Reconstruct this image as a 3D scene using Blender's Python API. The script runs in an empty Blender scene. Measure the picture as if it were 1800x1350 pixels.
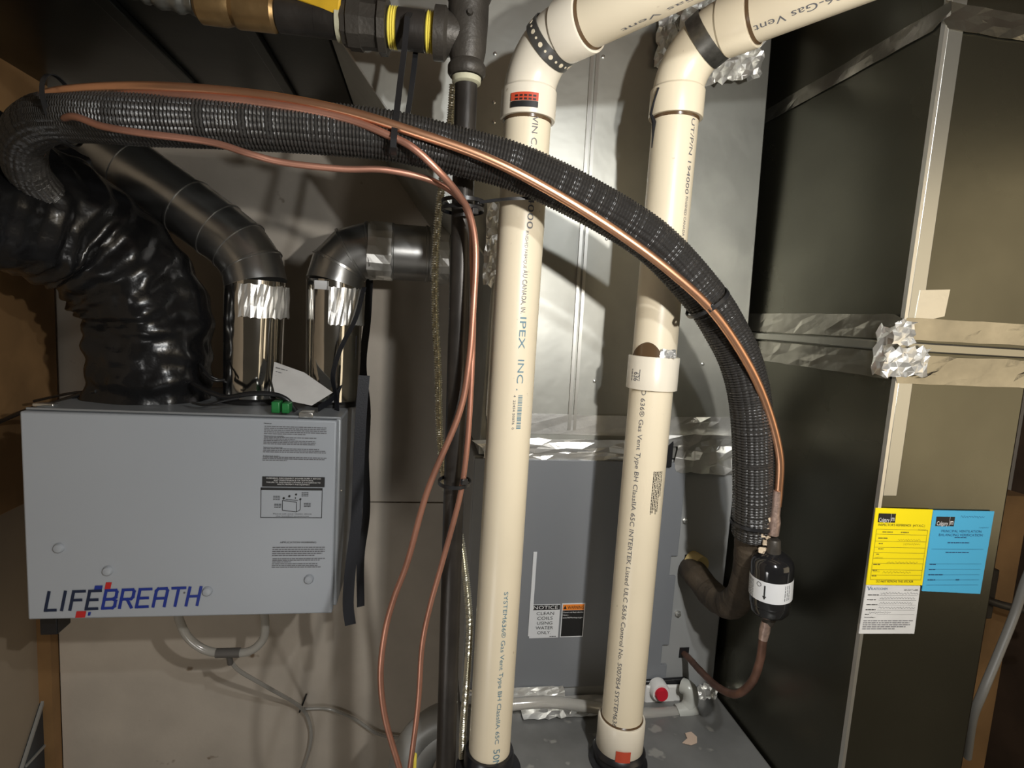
import bpy, math, random
import numpy as np
from mathutils import Vector, Matrix, noise
random.seed(4)
PI = math.pi
col = bpy.context.scene.collection
scn = bpy.context.scene

# ------------------------------------------------------------------ camera
F = 1000.0                                   # focal length in pixels of the 1800 px wide frame
dn = np.array([-520, 8540, F]); dn = dn / np.linalg.norm(dn)
yy = np.array([-155, -120, F]); yy = yy - dn * (yy @ dn); yy = yy / np.linalg.norm(yy)
R = np.stack([np.cross(yy, -dn), yy, -dn], 1)
C = np.array([0, 0, 1.45])
cam_data = bpy.data.cameras.new('camera'); cam = bpy.data.objects.new('camera', cam_data); col.objects.link(cam)
m3 = Matrix((R[0], -R[1], -R[2])).transposed()
cam.matrix_world = Matrix.Translation(Vector(C)) @ m3.to_4x4()
cam_data.sensor_fit = 'HORIZONTAL'; cam_data.sensor_width = 36; cam_data.lens = 36 * F / 1800
cam_data.clip_start = 0.02
scn.camera = cam

# ------------------------------------------------------------------ world, lights, exposure
scn.view_settings.view_transform = 'Standard'; scn.view_settings.look = 'None'
scn.view_settings.exposure = 0.0; scn.view_settings.gamma = 1.0
scn.view_settings.use_curve_mapping = False
w = bpy.data.worlds.new('room_dimness'); scn.world = w; w.use_nodes = True
w.node_tree.nodes['Background'].inputs[0].default_value = (1.0, .84, .62, 1)
w.node_tree.nodes['Background'].inputs[1].default_value = 0.045
def lamp(name, kind, loc, energy, color, size, rot=None):
    l = bpy.data.lights.new(name, kind); l.energy = energy; l.color = color
    if kind == 'AREA': l.size = size
    else: l.shadow_soft_size = size
    o = bpy.data.objects.new(name, l); o.location = loc
    if rot: o.rotation_euler = rot
    col.objects.link(o); return o
lamp('work_light', 'POINT', (.29, .03, 1.58), 18, (1.0, .975, .93), .012)
lamp('upper_work_light', 'POINT', (.27, .03, 1.77), 9, (.95, .98, 1.0), .012)
lamp('low_fill_light', 'POINT', (-.38, .10, .62), 4.5, (1.0, .98, .95), .10)  # added soft fill that brightens the plywood low on the left
lamp('warm_fill', 'AREA', (2.35, -1.2, 1.35), 12.5, (1.0, .82, .56), 1.7, Vector((-2.0, 2.2, -.5)).to_track_quat('-Z', 'Y').to_euler())  # added warm area fill, set where the return duct front mirrors its glow

def ray(px, py): return R.T @ np.array([(px - 900) / F, (py - 675) / F, 1])
def at(px, py, Y=None, X=None, Z=None):
    r = ray(px, py)
    k = (Y - C[1]) / r[1] if Y is not None else (X - C[0]) / r[0] if X is not None else (Z - C[2]) / r[2]
    return Vector(C + r * k)

# ------------------------------------------------------------------ materials
def mat(name, color, metal=0.0, rough=0.5, var=0.0, vscale=8.0, var_color=None, bump=0.0, bscale=60.0, bstretch=None,
        coat=0.0, trans=0.0, rvar=0.0, spec=None, spots=None, bdist=.002):
    m = bpy.data.materials.new(name); m.use_nodes = True
    nt = m.node_tree; N = nt.nodes; L = nt.links
    b = N['Principled BSDF']
    b.inputs['Base Color'].default_value = (*color, 1); b.inputs['Metallic'].default_value = metal
    b.inputs['Roughness'].default_value = rough
    if coat: b.inputs['Coat Weight'].default_value = coat; b.inputs['Coat Roughness'].default_value = .08
    if trans: b.inputs['Transmission Weight'].default_value = trans
    if spec is not None: b.inputs['Specular IOR Level'].default_value = spec
    tc = N.new('ShaderNodeTexCoord'); geo = N.new('ShaderNodeNewGeometry')
    colout = None
    if var or var_color:
        n = N.new('ShaderNodeTexNoise'); n.inputs['Scale'].default_value = vscale; n.inputs['Detail'].default_value = 5
        L.new(geo.outputs['Position'], n.inputs['Vector'])
        mr = N.new('ShaderNodeMapRange'); mr.inputs['From Min'].default_value = .35; mr.inputs['From Max'].default_value = .65
        L.new(n.outputs['Fac'], mr.inputs['Value'])
        mx = N.new('ShaderNodeMix'); mx.data_type = 'RGBA'
        mx.inputs['A'].default_value = (*color, 1)
        vc = var_color or tuple(c * (1 - var) for c in color)
        mx.inputs['B'].default_value = (*vc, 1)
        L.new(mr.outputs[0], mx.inputs['Factor']); colout = mx.outputs['Result']
        if rvar:
            mr2 = N.new('ShaderNodeMapRange'); mr2.inputs['To Min'].default_value = rough; mr2.inputs['To Max'].default_value = rough + rvar
            L.new(n.outputs['Fac'], mr2.inputs['Value']); L.new(mr2.outputs[0], b.inputs['Roughness'])
    if spots:
        n = N.new('ShaderNodeTexNoise'); n.inputs['Scale'].default_value = spots[1]; n.inputs['Detail'].default_value = 3
        L.new(geo.outputs['Position'], n.inputs['Vector'])
        mr = N.new('ShaderNodeMapRange'); mr.inputs['From Min'].default_value = spots[2]; mr.inputs['From Max'].default_value = spots[2] + .05
        L.new(n.outputs['Fac'], mr.inputs['Value'])
        mx = N.new('ShaderNodeMix'); mx.data_type = 'RGBA'
        if colout: L.new(colout, mx.inputs['A'])
        else: mx.inputs['A'].default_value = (*color, 1)
        mx.inputs['B'].default_value = (*spots[0], 1)
        L.new(mr.outputs[0], mx.inputs['Factor']); colout = mx.outputs['Result']
    if colout: L.new(colout, b.inputs['Base Color'])
    if bump:
        n = N.new('ShaderNodeTexNoise'); n.inputs['Scale'].default_value = bscale; n.inputs['Detail'].default_value = 4
        if bstretch:
            mp = N.new('ShaderNodeMapping'); mp.inputs['Scale'].default_value = bstretch
            L.new(geo.outputs['Position'], mp.inputs['Vector']); L.new(mp.outputs[0], n.inputs['Vector'])
        else: L.new(geo.outputs['Position'], n.inputs['Vector'])
        bp = N.new('ShaderNodeBump'); bp.inputs['Strength'].default_value = bump; bp.inputs['Distance'].default_value = bdist
        L.new(n.outputs['Fac'], bp.inputs['Height']); L.new(bp.outputs[0], b.inputs['Normal'])
    return m

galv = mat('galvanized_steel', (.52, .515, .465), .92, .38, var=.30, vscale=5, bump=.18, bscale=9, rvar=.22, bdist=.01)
galv_shaded = mat('shaded_return_duct_steel', (.155, .15, .115), .95, .22, var=.25, vscale=4, bump=.10, bscale=7, rvar=.12, bdist=.006)  # copy of the galvanized steel with its dark reflections put into the colour
galv_trunk_shaded = mat('shaded_trunk_steel', (.05, .054, .05), .9, .30, var=.3, vscale=5, bump=.15, bscale=7, bdist=.006)  # same sheet steel, the shade overhead painted in as a near-black base
galv_edge = mat('steel_edge', (.72, .71, .66), .9, .32)
foil_m = mat('foil_tape', (.92, .91, .87), .80, .34, var=.12, vscale=40, bump=.3, bscale=60)
duct_foil = mat('polished_duct_foil', (.72, .71, .68), 1.0, .09, var=.12, vscale=20, bump=.35, bscale=16, bstretch=(1, 1, .10), bdist=.004)
duct_metal = mat('round_duct_steel', (.55, .55, .54), .95, .28, var=.2, vscale=14, bump=.15, bscale=30)
plywood = mat('plywood', (.66, .585, .49), 0, .75, var=.14, vscale=7, bump=.15, bscale=90, spots=((.22, .15, .09), 16, .73))
plaster = mat('drywall', (.36, .29, .21), 0, .85, var=.12, vscale=3, bump=.08, bscale=80)
wood = mat('stud_wood', (.34, .19, .075), 0, .7, var=.4, vscale=6, bump=.2, bscale=40, bstretch=(1, 1, .1))
dark_wood = mat('dark_joist_wood', (.10, .06, .035), 0, .8, var=.4, vscale=8)
concrete = mat('concrete', (.25, .24, .22), 0, .9, var=.2, vscale=6, bump=.2)
hrv_m = mat('ventilator_enamel', (.385, .415, .455), 0, .42, var=.03, vscale=4)
hrv_side = mat('ventilator_side_steel', (.36, .38, .40), .35, .42, var=.1)
casing_m = mat('casing_paint', (.215, .225, .24), 0, .42, var=.05, vscale=3)
casing_l = mat('casing_flange_paint', (.33, .335, .33), 0, .42, var=.05, vscale=3)
furn_m = mat('furnace_top_paint', (.26, .26, .25), .3, .42, var=.25, vscale=12, spots=((.38, .37, .34), 24, .64))
pvc = mat('cream_pvc', (.80, .70, .52), 0, .34, var=.05, vscale=9, spots=((.56, .45, .32), 95, .72))
pvc_w = mat('white_pvc', (.80, .73, .60), 0, .30, var=.05, vscale=10, spots=((.5, .42, .32), 60, .74))
glue = mat('brown_glue_stain', (.10, .06, .03), 0, .2)
black_r = mat('black_rubber', (.012, .012, .014), 0, .32)
black_p = mat('black_plastic', (.015, .015, .016), 0, .35)
strap_m = mat('black_webbing', (.012, .013, .018), 0, .55, bump=.2, bscale=400)
flexm = mat('black_flex_film', (.010, .010, .011), 0, .17, var=.3, vscale=14, bump=.6, bscale=20, rvar=.2, bdist=.006)
hose_m = mat('ribbed_insulation', (.030, .028, .026), 0, .36, bump=.25, bscale=300)
foam_m = mat('dusty_foam_insulation', (.075, .055, .035), 0, .7, var=.45, vscale=30, bump=.5, bscale=160)
yfoam = mat('yellow_foam', (.55, .42, .18), 0, .9, bump=.4, bscale=120)
copper = mat('bright_copper', (.93, .50, .30), .95, .33, var=.12, vscale=20)
copper_d = mat('dull_copper', (.55, .27, .19), .75, .42, var=.25, vscale=22)
copper_o = mat('oxidised_copper', (.22, .115, .08), .6, .5, var=.5, vscale=30, bump=.2)
solder = mat('silver_solder', (.50, .36, .30), .7, .45, var=.35, vscale=90, bump=.4, bscale=200)
iron = mat('black_iron', (.055, .048, .042), .45, .40, var=.45, vscale=16, bump=.25, bscale=120, bstretch=(1, 1, .2))
iron_fit = mat('malleable_iron_fitting', (.075, .066, .055), .4, .48, var=.3, vscale=18, bump=.3, bscale=200)
dope = mat('dried_pipe_sealant', (.50, .48, .34), 0, .7, bump=.3, bscale=150)
ytape = mat('yellow_thread_tape', (.80, .66, .10), 0, .45)
brass = mat('brass', (.48, .31, .14), .85, .38, var=.4, vscale=20, bump=.3)
yhandle = mat('yellow_vinyl', (.72, .44, .03), 0, .4, var=.2, vscale=40)
bx_m = mat('armoured_conduit_steel', (.72, .69, .56), .9, .28)
white_p = mat('white_plastic', (.80, .79, .76), 0, .35)
screw_m = mat('zinc_screw', (.75, .75, .72), .9, .25)
paper = mat('white_paper', (.72, .71, .69), 0, .8, var=.08, vscale=30)
yellow_c = mat('yellow_card_stock', (.93, .74, .0), 0, .6)
blue_c = mat('blue_card_stock', (.07, .42, .68), 0, .6)
ink = mat('black_ink', (.012, .012, .012), 0, .5)
ink_grey = mat('grey_ink', (.13, .13, .14), 0, .6)
ink_blue = mat('blue_grey_ink', (.13, .24, .30), 0, .6)
ink_card = mat('faint_card_ink', (.20, .17, .02), 0, .6)
ink_cardb = mat('faint_blue_ink', (.02, .10, .22), 0, .6)
logo_navy = mat('navy_logo', (.008, .018, .05), 0, .35)
logo_blue = mat('blue_logo', (.01, .03, .26), 0, .35)
logo_red = mat('red_logo', (.50, .02, .02), 0, .35)
red_st = mat('red_sticker', (.55, .07, .03), 0, .4)
orange_st = mat('orange_label', (.85, .25, .03), 0, .45)
white_ink = mat('white_ink', (.8, .8, .8), 0, .5)
label_w = mat('white_label', (.74, .75, .76), 0, .4)
green_p = mat('green_plastic', (.02, .20, .05), 0, .4)
red_p = mat('red_rubber', (.60, .01, .03), 0, .4)
clear_p = mat('clear_vinyl', (.62, .60, .55), 0, .15, coat=.4, trans=.45)
milky = mat('milky_plastic', (.62, .63, .58), 0, .25, trans=.2)
slate = mat('dark_tinted_panel', (.035, .045, .055), 0, .3)
grey_p = mat('pale_grey_paint', (.40, .40, .38), .2, .45, var=.1)
foam_scrap = mat('torn_foam', (.62, .50, .36), 0, .8, spots=((.04, .03, .02), 60, .52))

# ------------------------------------------------------------------ mesh helpers
WL = {}                                      # world location of every object's origin
class MB:
    def __init__(s): s.V = []; s.F = []
    def add(s, V, Fc):
        o = len(s.V); s.V += [tuple(v) for v in V]; s.F += [tuple(i + o for i in f) for f in Fc]; return s
    def box(s, a, b):
        x0, y0, z0 = a; x1, y1, z1 = b
        x0, x1 = sorted((x0, x1)); y0, y1 = sorted((y0, y1)); z0, z1 = sorted((z0, z1))
        return s.add([(x0,y0,z0),(x1,y0,z0),(x1,y1,z0),(x0,y1,z0),(x0,y0,z1),(x1,y0,z1),(x1,y1,z1),(x0,y1,z1)],
                     [(0,3,2,1),(4,5,6,7),(0,1,5,4),(1,2,6,5),(2,3,7,6),(3,0,4,7)])
    def obox(s, c, ax, ay, az, hx, hy, hz):
        c = Vector(c); P = []
        for k in (-1, 1):
            for i, j in ((-1,-1),(1,-1),(1,1),(-1,1)): P.append(c + ax*hx*i + ay*hy*j + az*hz*k)
        return s.add(P, [(0,3,2,1),(4,5,6,7),(0,1,5,4),(1,2,6,5),(2,3,7,6),(3,0,4,7)])
    def prism(s, poly, d):
        n = len(poly); d = Vector(d); P = [Vector(p) for p in poly]
        return s.add(P + [p + d for p in P], [tuple(range(n-1,-1,-1)), tuple(range(n, 2*n))] + [(i,(i+1)%n,n+(i+1)%n,n+i) for i in range(n)])
    def sweep(s, pts, rf, n=24, caps=True, closed=False):
        """rf(i, s, a) radius; pts dense list"""
        P = [Vector(p) for p in pts]; m = len(P)
        T = []
        for i in range(m):
            a = P[(i-1) % m] if (closed or i > 0) else P[i]
            b = P[(i+1) % m] if (closed or i < m-1) else P[i]
            T.append((b - a).normalized())
        ref = Vector((0,0,1)) if abs(T[0].z) < .9 else Vector((0,-1,0))
        nx = (ref - T[0]*ref.dot(T[0])).normalized()
        V = []; L = 0
        for i in range(m):
            if i: L += (P[i]-P[i-1]).length
            nx = (nx - T[i]*nx.dot(T[i])).normalized(); ny = T[i].cross(nx)
            for k in range(n):
                a = 2*PI*k/n; r = rf(i, L, a) if callable(rf) else rf
                V.append(P[i] + nx*(r*math.cos(a)) + ny*(r*math.sin(a)))
        Fc = []
        for i in range(m if closed else m-1):
            j = (i+1) % m
            for k in range(n): Fc.append((i*n+k, i*n+(k+1)%n, j*n+(k+1)%n, j*n+k))
        if caps and not closed: Fc += [tuple(range(n-1,-1,-1)), tuple((m-1)*n+k for k in range(n))]
        return s.add(V, Fc)
    def cyl(s, a, b, r, r2=None, n=32):
        r2 = r if r2 is None else r2
        return s.sweep([a, b], lambda i, L, t: (r, r2)[i], n)
    def lathe(s, base, axis, prof, n=40):
        base = Vector(base); axis = Vector(axis).normalized()
        rs = [max(p[1], 1e-5) for p in prof]
        # rings along the axis, duplicates of height allowed
        u = axis.orthogonal().normalized(); v = axis.cross(u); V = []
        for h, r in prof:
            for k in range(n):
                a = 2*PI*k/n; V.append(base + axis*h + u*(max(r,1e-5)*math.cos(a)) + v*(max(r,1e-5)*math.sin(a)))
        Fc = [(i*n+k, i*n+(k+1)%n, (i+1)*n+(k+1)%n, (i+1)*n+k) for i in range(len(prof)-1) for k in range(n)]
        Fc += [tuple(range(n-1,-1,-1)), tuple((len(prof)-1)*n+k for k in range(n))]
        return s.add(V, Fc)
    def ribbon(s, pts, wd, wdt, th, closed=False):
        P = [Vector(p) for p in pts]; m = len(P); V = []
        for i in range(m):
            a = P[(i-1) % m] if (closed or i > 0) else P[i]; b = P[(i+1) % m] if (closed or i < m-1) else P[i]
            t = (b-a).normalized(); wv = Vector(wd(i/(m-1)) if callable(wd) else wd); wv = (wv - t*wv.dot(t)).normalized(); nn = t.cross(wv)
            for x, y in ((-1,-1),(1,-1),(1,1),(-1,1)): V.append(P[i] + wv*(wdt/2*x) + nn*(th/2*y))
        Fc = []
        for i in range(m if closed else m-1):
            j = (i+1) % m
            for k in range(4): Fc.append((i*4+k, i*4+(k+1)%4, j*4+(k+1)%4, j*4+k))
        if not closed: Fc += [(3,2,1,0), tuple((m-1)*4+k for k in range(4))]
        return s.add(V, Fc)
    def foil(s, o, u, v, nu, nv, amp, seed=0, ragged=.0, th=.0006):
        o, u, v = Vector(o), Vector(u), Vector(v); nn = u.cross(v).normalized()
        if nn.y > 0 and abs(nn.y) > .2 or nn.x > .5: nn = -nn
        rnd = random.Random(seed); V = []
        for j in range(nv+1):
            for i in range(nu+1):
                a, b = i/nu, j/nv
                if 0 < i < nu: a += rnd.uniform(-.3,.3)/nu
                if 0 < j < nv: b += rnd.uniform(-.3,.3)/nv
                if ragged and j in (0,nv): b += rnd.uniform(-ragged, ragged)
                if ragged and i in (0,nu): a += rnd.uniform(-ragged, ragged)
                V.append(o + u*a + v*b + nn*(th + amp*rnd.random()))
        n = len(V); w_ = nu+1
        Fc = [(j*w_+i, j*w_+i+1, (j+1)*w_+i+1, (j+1)*w_+i) for j in range(nv) for i in range(nu)]
        V2 = [p - nn*th for p in V]
        B = [(n+f[3], n+f[2], n+f[1], n+f[0]) for f in Fc]
        S = []
        for i in range(nu): S += [(i+1, i, n+i, n+i+1), (nv*w_+i, nv*w_+i+1, n+nv*w_+i+1, n+nv*w_+i)]
        for j in range(nv): S += [(j*w_, (j+1)*w_, n+(j+1)*w_, n+j*w_), ((j+1)*w_+nu, j*w_+nu, n+j*w_+nu, n+(j+1)*w_+nu)]
        return s.add(V + V2, Fc + B + S)
    def text(s, body, L, H, fn, cap=True):
        cu = bpy.data.curves.new('t', 'FONT'); cu.body = body; cu.resolution_u = 3
        o = bpy.data.objects.new('t', cu); col.objects.link(o)
        dg = bpy.context.evaluated_depsgraph_get(); me = bpy.data.meshes.new_from_object(o.evaluated_get(dg))
        if len(me.vertices):
            xs = [v.co.x for v in me.vertices]; ys = [v.co.y for v in me.vertices]
            x0, x1 = min(xs), max(xs); y0, y1 = (0, .70) if cap else (min(ys), max(ys))
            s.add([fn((v.co.x-x0)/(x1-x0)*L, (v.co.y-y0)/(y1-y0)*H) for v in me.vertices], [tuple(p.vertices) for p in me.polygons])
        bpy.data.objects.remove(o); bpy.data.curves.remove(cu); bpy.data.meshes.remove(me)
        return s
    def dash(s, L, H, fn, seed=0, word=.006):
        """one line of print too small to read: a row of word-long strokes"""
        rnd = random.Random(seed); x = 0
        while x < L:
            wl = min(rnd.uniform(.4, 1.6)*word, L-x)
            s.add([fn(x,0), fn(x+wl,0), fn(x+wl,H), fn(x,H)], [(0,1,2,3)]); x += wl + word*.18
        return s
    def scrawl(s, L, H, fn, seed=0, n=26, t=.0007):
        rnd = random.Random(seed); pts = [(L*i/n, H*(.5+.5*math.sin(i*2.3+seed)*rnd.uniform(.3,1))) for i in range(n+1)]
        for (a, b), (c, d) in zip(pts, pts[1:]):
            s.add([fn(a,b), fn(c,d), fn(c,d+t), fn(a,b+t)], [(0,1,2,3)])
        return s

def obj(name, mb, m, parent=None, smooth=True, bevel=0, angle=35, loc=None):
    me = bpy.data.meshes.new(name); P = np.array(mb.V, dtype=float)
    if parent is not None: o_ = np.array(WL[parent.name])
    elif loc is not None: o_ = np.array(loc)
    else: o_ = np.array([(P[:,0].min()+P[:,0].max())/2, (P[:,1].min()+P[:,1].max())/2, P[:,2].min()])
    me.from_pydata((P - o_).tolist(), [], mb.F); me.update()
    import bmesh
    bm = bmesh.new(); bm.from_mesh(me)
    if not getattr(mb, 'flat', False): bmesh.ops.recalc_face_normals(bm, faces=bm.faces)
    bm.to_mesh(me); bm.free()
    me.materials.append(m)
    if smooth:
        for p in me.polygons: p.use_smooth = True
        me.set_sharp_from_angle(angle=math.radians(angle))
    o = bpy.data.objects.new(name, me); col.objects.link(o)
    if parent is not None: o.parent = parent
    else: o.location = Vector(o_)
    WL[o.name] = tuple(o_)
    if bevel:
        b = o.modifiers.new('bevel', 'BEVEL'); b.width = bevel; b.segments = 2; b.limit_method = 'ANGLE'; b.angle_limit = math.radians(50)
    return o
def tag(o, label, cat, group=None):
    o['label'] = label; o['category'] = cat
    if group: o['group'] = group
    return o
def thing(name, label, cat, loc, group=None):
    o = bpy.data.objects.new(name, None); o.empty_display_size = .02; col.objects.link(o); o.location = Vector(loc)
    WL[o.name] = tuple(loc); return tag(o, label, cat, group)
def struct(name, mb, m, **k):
    o = obj(name, mb, m, **k); o['kind'] = 'structure'; return o
def part_label(o, t): o['label'] = t; return o
def spline(pts, step=.004):
    P = [Vector(p) for p in pts]; P = [2*P[0]-P[1]] + P + [2*P[-1]-P[-2]]; out = []
    for i in range(1, len(P)-2):
        a, b, c, d = P[i-1:i+3]; n = max(2, int((c-b).length/step))
        for k in range(n):
            t = k/n
            out.append(.5*((2*b)+(c-a)*t+(2*a-5*b+4*c-d)*t*t+(3*b-a-3*c+d)*t**3))
    out.append(P[-2]); return out
def pp(lst): return [at(x, y, Y) for x, y, Y in lst]
def ring(c, axis, r, n=32, ry=None, up=None):
    c = Vector(c); axis = Vector(axis).normalized(); u = (Vector(up) if up else axis.orthogonal()); u = (u-axis*u.dot(axis)).normalized(); v = axis.cross(u)
    ry = ry or r
    return [c + u*(r*math.cos(2*PI*k/n)) + v*(ry*math.sin(2*PI*k/n)) for k in range(n)]
X_, Y_, Z_ = Vector((1,0,0)), Vector((0,1,0)), Vector((0,0,1))
def onY(Y): 
    return lambda px, py: at(px, py, Y)
def flat(O, ex, ey): 
    O, ex, ey = Vector(O), Vector(ex), Vector(ey)
    return lambda x, y: O + ex*x + ey*y

# ------------------------------------------------------------------ setting
WY = 1.40
seam = at(710, 883, WY).z
struct('floor', MB().box((-1.0,-1.6,-.05),(2.2,WY+.1,0)), concrete)
struct('ceiling', MB().box((-1.0,-.3,2.34),(2.2,WY+.1,2.40)), dark_wood)
wb = MB().box((-.815,WY,0),(2.0,WY+.012,seam-.0018)).box((-.815,WY,seam+.0018),(2.0,WY+.012,2.34)).box((-1.0,WY+.012,0),(2.2,WY+.05,2.34))
struct('wall_back', wb, plywood)
struct('wall_left', MB().box((-.90,.2,0),(-.845,WY-.001,2.34)), plaster)
struct('wall_right', MB().box((1.75,.2,0),(1.80,WY-.001,2.34)), dark_wood)
struct('trim_1', MB().box((-.845,1.372,0),(-.817,WY,1.0)), wood)
post = tag(obj('wooden_post', MB().box((-.845,1.13,1.01),(-.792,1.385,2.33)), wood, bevel=.002), 'orange-brown wooden post at far left behind the white ventilator', 'wooden post')
# dark framed panel on the left wall, low down
a, b_, c_ = at(76,1232,X=-.838), at(30,1375,X=-.838), at(122,1385,X=-.838)
lp = thing('dark_panel', 'dark tinted triangular panel with thin pale rims low on the left wall', 'panel', c_)
obj('pane', MB().prism([a,b_,c_],(-.006,0,0)), slate, lp)
fr = MB()
for p, q in ((a,b_),(at(94,1293,X=-.838),at(44,1347,X=-.838))):
    fr.ribbon([p,q], X_, .006, .006)
obj('rim', fr, grey_p, lp)
# right side beyond the return duct
tag(obj('wall_stud', MB().box((1.22,1.02,0),(1.33,1.10,1.13)), wood, bevel=.002), 'orange-brown wooden stud at the far right edge behind the return duct', 'wooden stud')
bxo = thing('junction_box', 'dark grey box fixed low on the stud at the far right', 'electrical box', (1.20,1.0,.885))
obj('box_body', MB().box((1.145,.97,.875),(1.22,1.02,.985)), iron_fit, bxo, bevel=.003)
obj('conduit_stub', MB().sweep(spline([(1.16,.985,.93),(1.22,.955,.915),(1.32,.94,.90)],.01), .008, 12), iron_fit, bxo)
gc = MB().sweep(spline(pp([(1830,960,.72),(1803,1020,.72),(1783,1080,.72),(1755,1150,.71),(1728,1215,.70),(1710,1262,.71),(1700,1330,.74)]),.006), lambda i,L,t: .0055+.0012*abs(math.cos(t)), 20)
tag(obj('grey_cable', gc, mat('grey_cable_jacket',(.20,.19,.17),0,.5)), 'grey twin cable curving down past the right edge of the return duct', 'cable')

# ------------------------------------------------------------------ trunk duct and supply plenum
PY = .90; PR = .556; PL = .097
tz = 1.868
tr = thing('trunk_duct', 'dark sheet metal trunk duct crossing overhead at the upper left', 'duct', (-.5,1.15,tz))
obj('duct_body', MB().box((-.80,.86,tz),(-.165,WY-.004,2.2)), galv_trunk_shaded, tr, bevel=.002)
obj('drive_cleat', MB().box((-.48,.858,tz-.010),(-.455,WY-.006,tz)).box((-.29,.858,tz-.010),(-.27,WY-.006,tz)), galv_trunk_shaded, tr, bevel=.002)
pl = thing('supply_plenum', 'shiny galvanized supply plenum above the grey coil casing', 'plenum', (.33,1.1,1.225))
k0 = at(866,470,PY); k1 = at(595,65,PY)
# body: front outline with the tapered left side, straight right side
dz = (k1.z-k0.z)/(k1.x-k0.x)
xt = k0.x + (2.18-k0.z)/dz
poly = [(PL,PY,1.226),(k0.x,PY,k0.z),(-.16,PY,k0.z+dz*(-.16-k0.x)),(-.16,PY,2.2),(.524,PY,2.2),(.552,PY,1.226)]
obj('plenum_body', MB().prism(poly,(0,WY-.01-PY,0)), galv, pl, smooth=False, bevel=.0015)
e = MB().ribbon([Vector((k0.x-.001,PY-.001,k0.z)),Vector((-.158,PY-.001,k0.z+dz*(-.158-k0.x)))], Y_, .006, .002)
part_label(obj('taper_edge', e, galv_edge, pl), 'pale folded edge of the tapered side')
cl = MB()
for off in (-.0045,.0045): cl.ribbon([at(1042,100,PY)+X_*off-Z_*-.25-Y_*.002, at(1004,755,PY)+X_*off-Y_*.002], X_, .005, .004)
obj('standing_seam', cl, galv_edge, pl)
obj('corner_seam', MB().box((k0.x+.002,PY-.003,1.29),(k0.x+.028,PY,k0.z-.005)).box((k0.x+.030,PY-.002,1.29),(k0.x+.036,PY,k0.z+.03)), galv_edge, pl, bevel=.001)
ft = MB()
z0 = 1.262
ft.foil((PL-.004,PY-.001,1.218),(.262,0,.004),(0,-.001,.020),12,3,.003,1,.05)
ft.foil((PL-.006,PY-.004,1.232),(.275,0,.006),(0,-.006,.024),11,3,.008,2,.06)
ft.foil((PL+.01,PY-.001,1.262),(.25,0,.002),(0,-.001,.034),6,2,.0012,3,.02)
ft.foil((.372,PY-.002,1.262),(.177,0,.006),(0,-.001,.036),9,3,.003,4,.03)
ft.foil((.374,PY-.008,1.248),(.182,0,.006),(0,-.004,.022),9,2,.006,5,.05)
ft.foil((.435,PY-.003,1.205),(.118,0,-.004),(0,-.003,.052),8,4,.006,6,.03)
part_label(obj('base_foil_tape', ft, foil_m, pl, smooth=False), 'crumpled foil tape along the plenum bottom')
ft = MB()
p = at(1147,120,PY-.001); ft.foil(p,(.040,0,.002),(0,-.004,.085),8,12,.014,7,.05)
p = at(1232,150,PY-.03); ft.foil(p,(.085,-.02,.012),(-.01,-.01,.060),14,9,.018,8,.06)
p = at(1150,75,PY-.02); ft.foil(at(1195,60,PY-.03),(.06,-.02,.02),(0,0,.06),9,8,.016,9,.06)
part_label(obj('upper_foil_tape', ft, foil_m, pl, smooth=False), 'crumpled foil tape behind the pipe elbows')
ft = MB(); ft.foil(at(848,500,PY-.001),(.026,0,0),(0,-.004,.12),6,14,.010,11,.05)
obj('taper_foil_tape', ft, foil_m, pl, smooth=False)
for x, y in ((1060,100),(1066,420),(938,600),(1045,670),(870,95),(868,180),(868,215),(1235,640)): obj('screw', MB().lathe(at(x,y,PY), (0,-1,0), [(0,.0028),(.0015,.0028),(.0022,.0015)], 10), screw_m, pl)

# ------------------------------------------------------------------ coil casing
cc = thing('coil_casing', 'grey evaporator coil casing under the shiny plenum', 'coil casing', (.32,1.12,.79))
obj('cabinet', MB().box((.089,PY,.79),(.552,WY-.01,1.224)), casing_l, cc, bevel=.003)
pxr = at(1205,812,PY).x
g = lambda x, z: (x, PY-.006, z)
zt = at(1205,812,PY).z; zn1 = at(1205,975,PY).z; zn2 = at(1195,1010,PY).z; zn3 = at(1190,1130,PY).z; zn4 = at(1180,1165,PY).z
obj('front_panel', MB().prism([g(.091,.815),g(pxr,.815),g(pxr,zn4),g(pxr-.012,zn4),g(pxr-.012,zn3),g(pxr,zn3),g(pxr,zn2),g(pxr-.012,zn2),g(pxr-.012,zn1),g(pxr,zn1),g(pxr,zt),g(.091,zt)],(0,.006,0)), casing_m, cc, smooth=False, bevel=.001)
h1 = at(1208,990,PY-.0005); h2 = at(1202,1148,PY-.0005)
obj('knockout_hole', MB().prism([h1+X_*a+Z_*b for a,b in ((-.006,-.022),(.012,-.022),(.012,.016),(-.006,.016))],(0,-.001,0)), black_p, cc)
obj('knockout_hole', MB().prism([h2+X_*a+Z_*b for a,b in ((-.009,-.008),(.009,-.008),(.009,.011),(-.009,.011))],(0,-.001,0)), black_p, cc)
for x, y in ((1204,915),(1191,1078)):
    obj('panel_screw', MB().lathe(at(x,y,PY), (0,-1,0), [(0,.0062),(.002,.0062),(.002,.0042),(.007,.0036)], 6), screw_m, cc)
obj('foam_collar', MB().sweep([h1+X_*(.008)+Y_*.0+Z_*.004, h1+X_*.016-Y_*.022+Z_*.004],lambda i,L,t:.019-.002*i,20), yfoam, cc)
part_label(obj('top_bracket', MB().box((.365,PY-.014,1.214),(.425,PY-.001,1.262)), black_p, cc, bevel=.002), 'black plastic bracket behind the right vent pipe')
ps = at(936,1118,PY-.007); pt = at(941,970,PY-.007)
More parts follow.
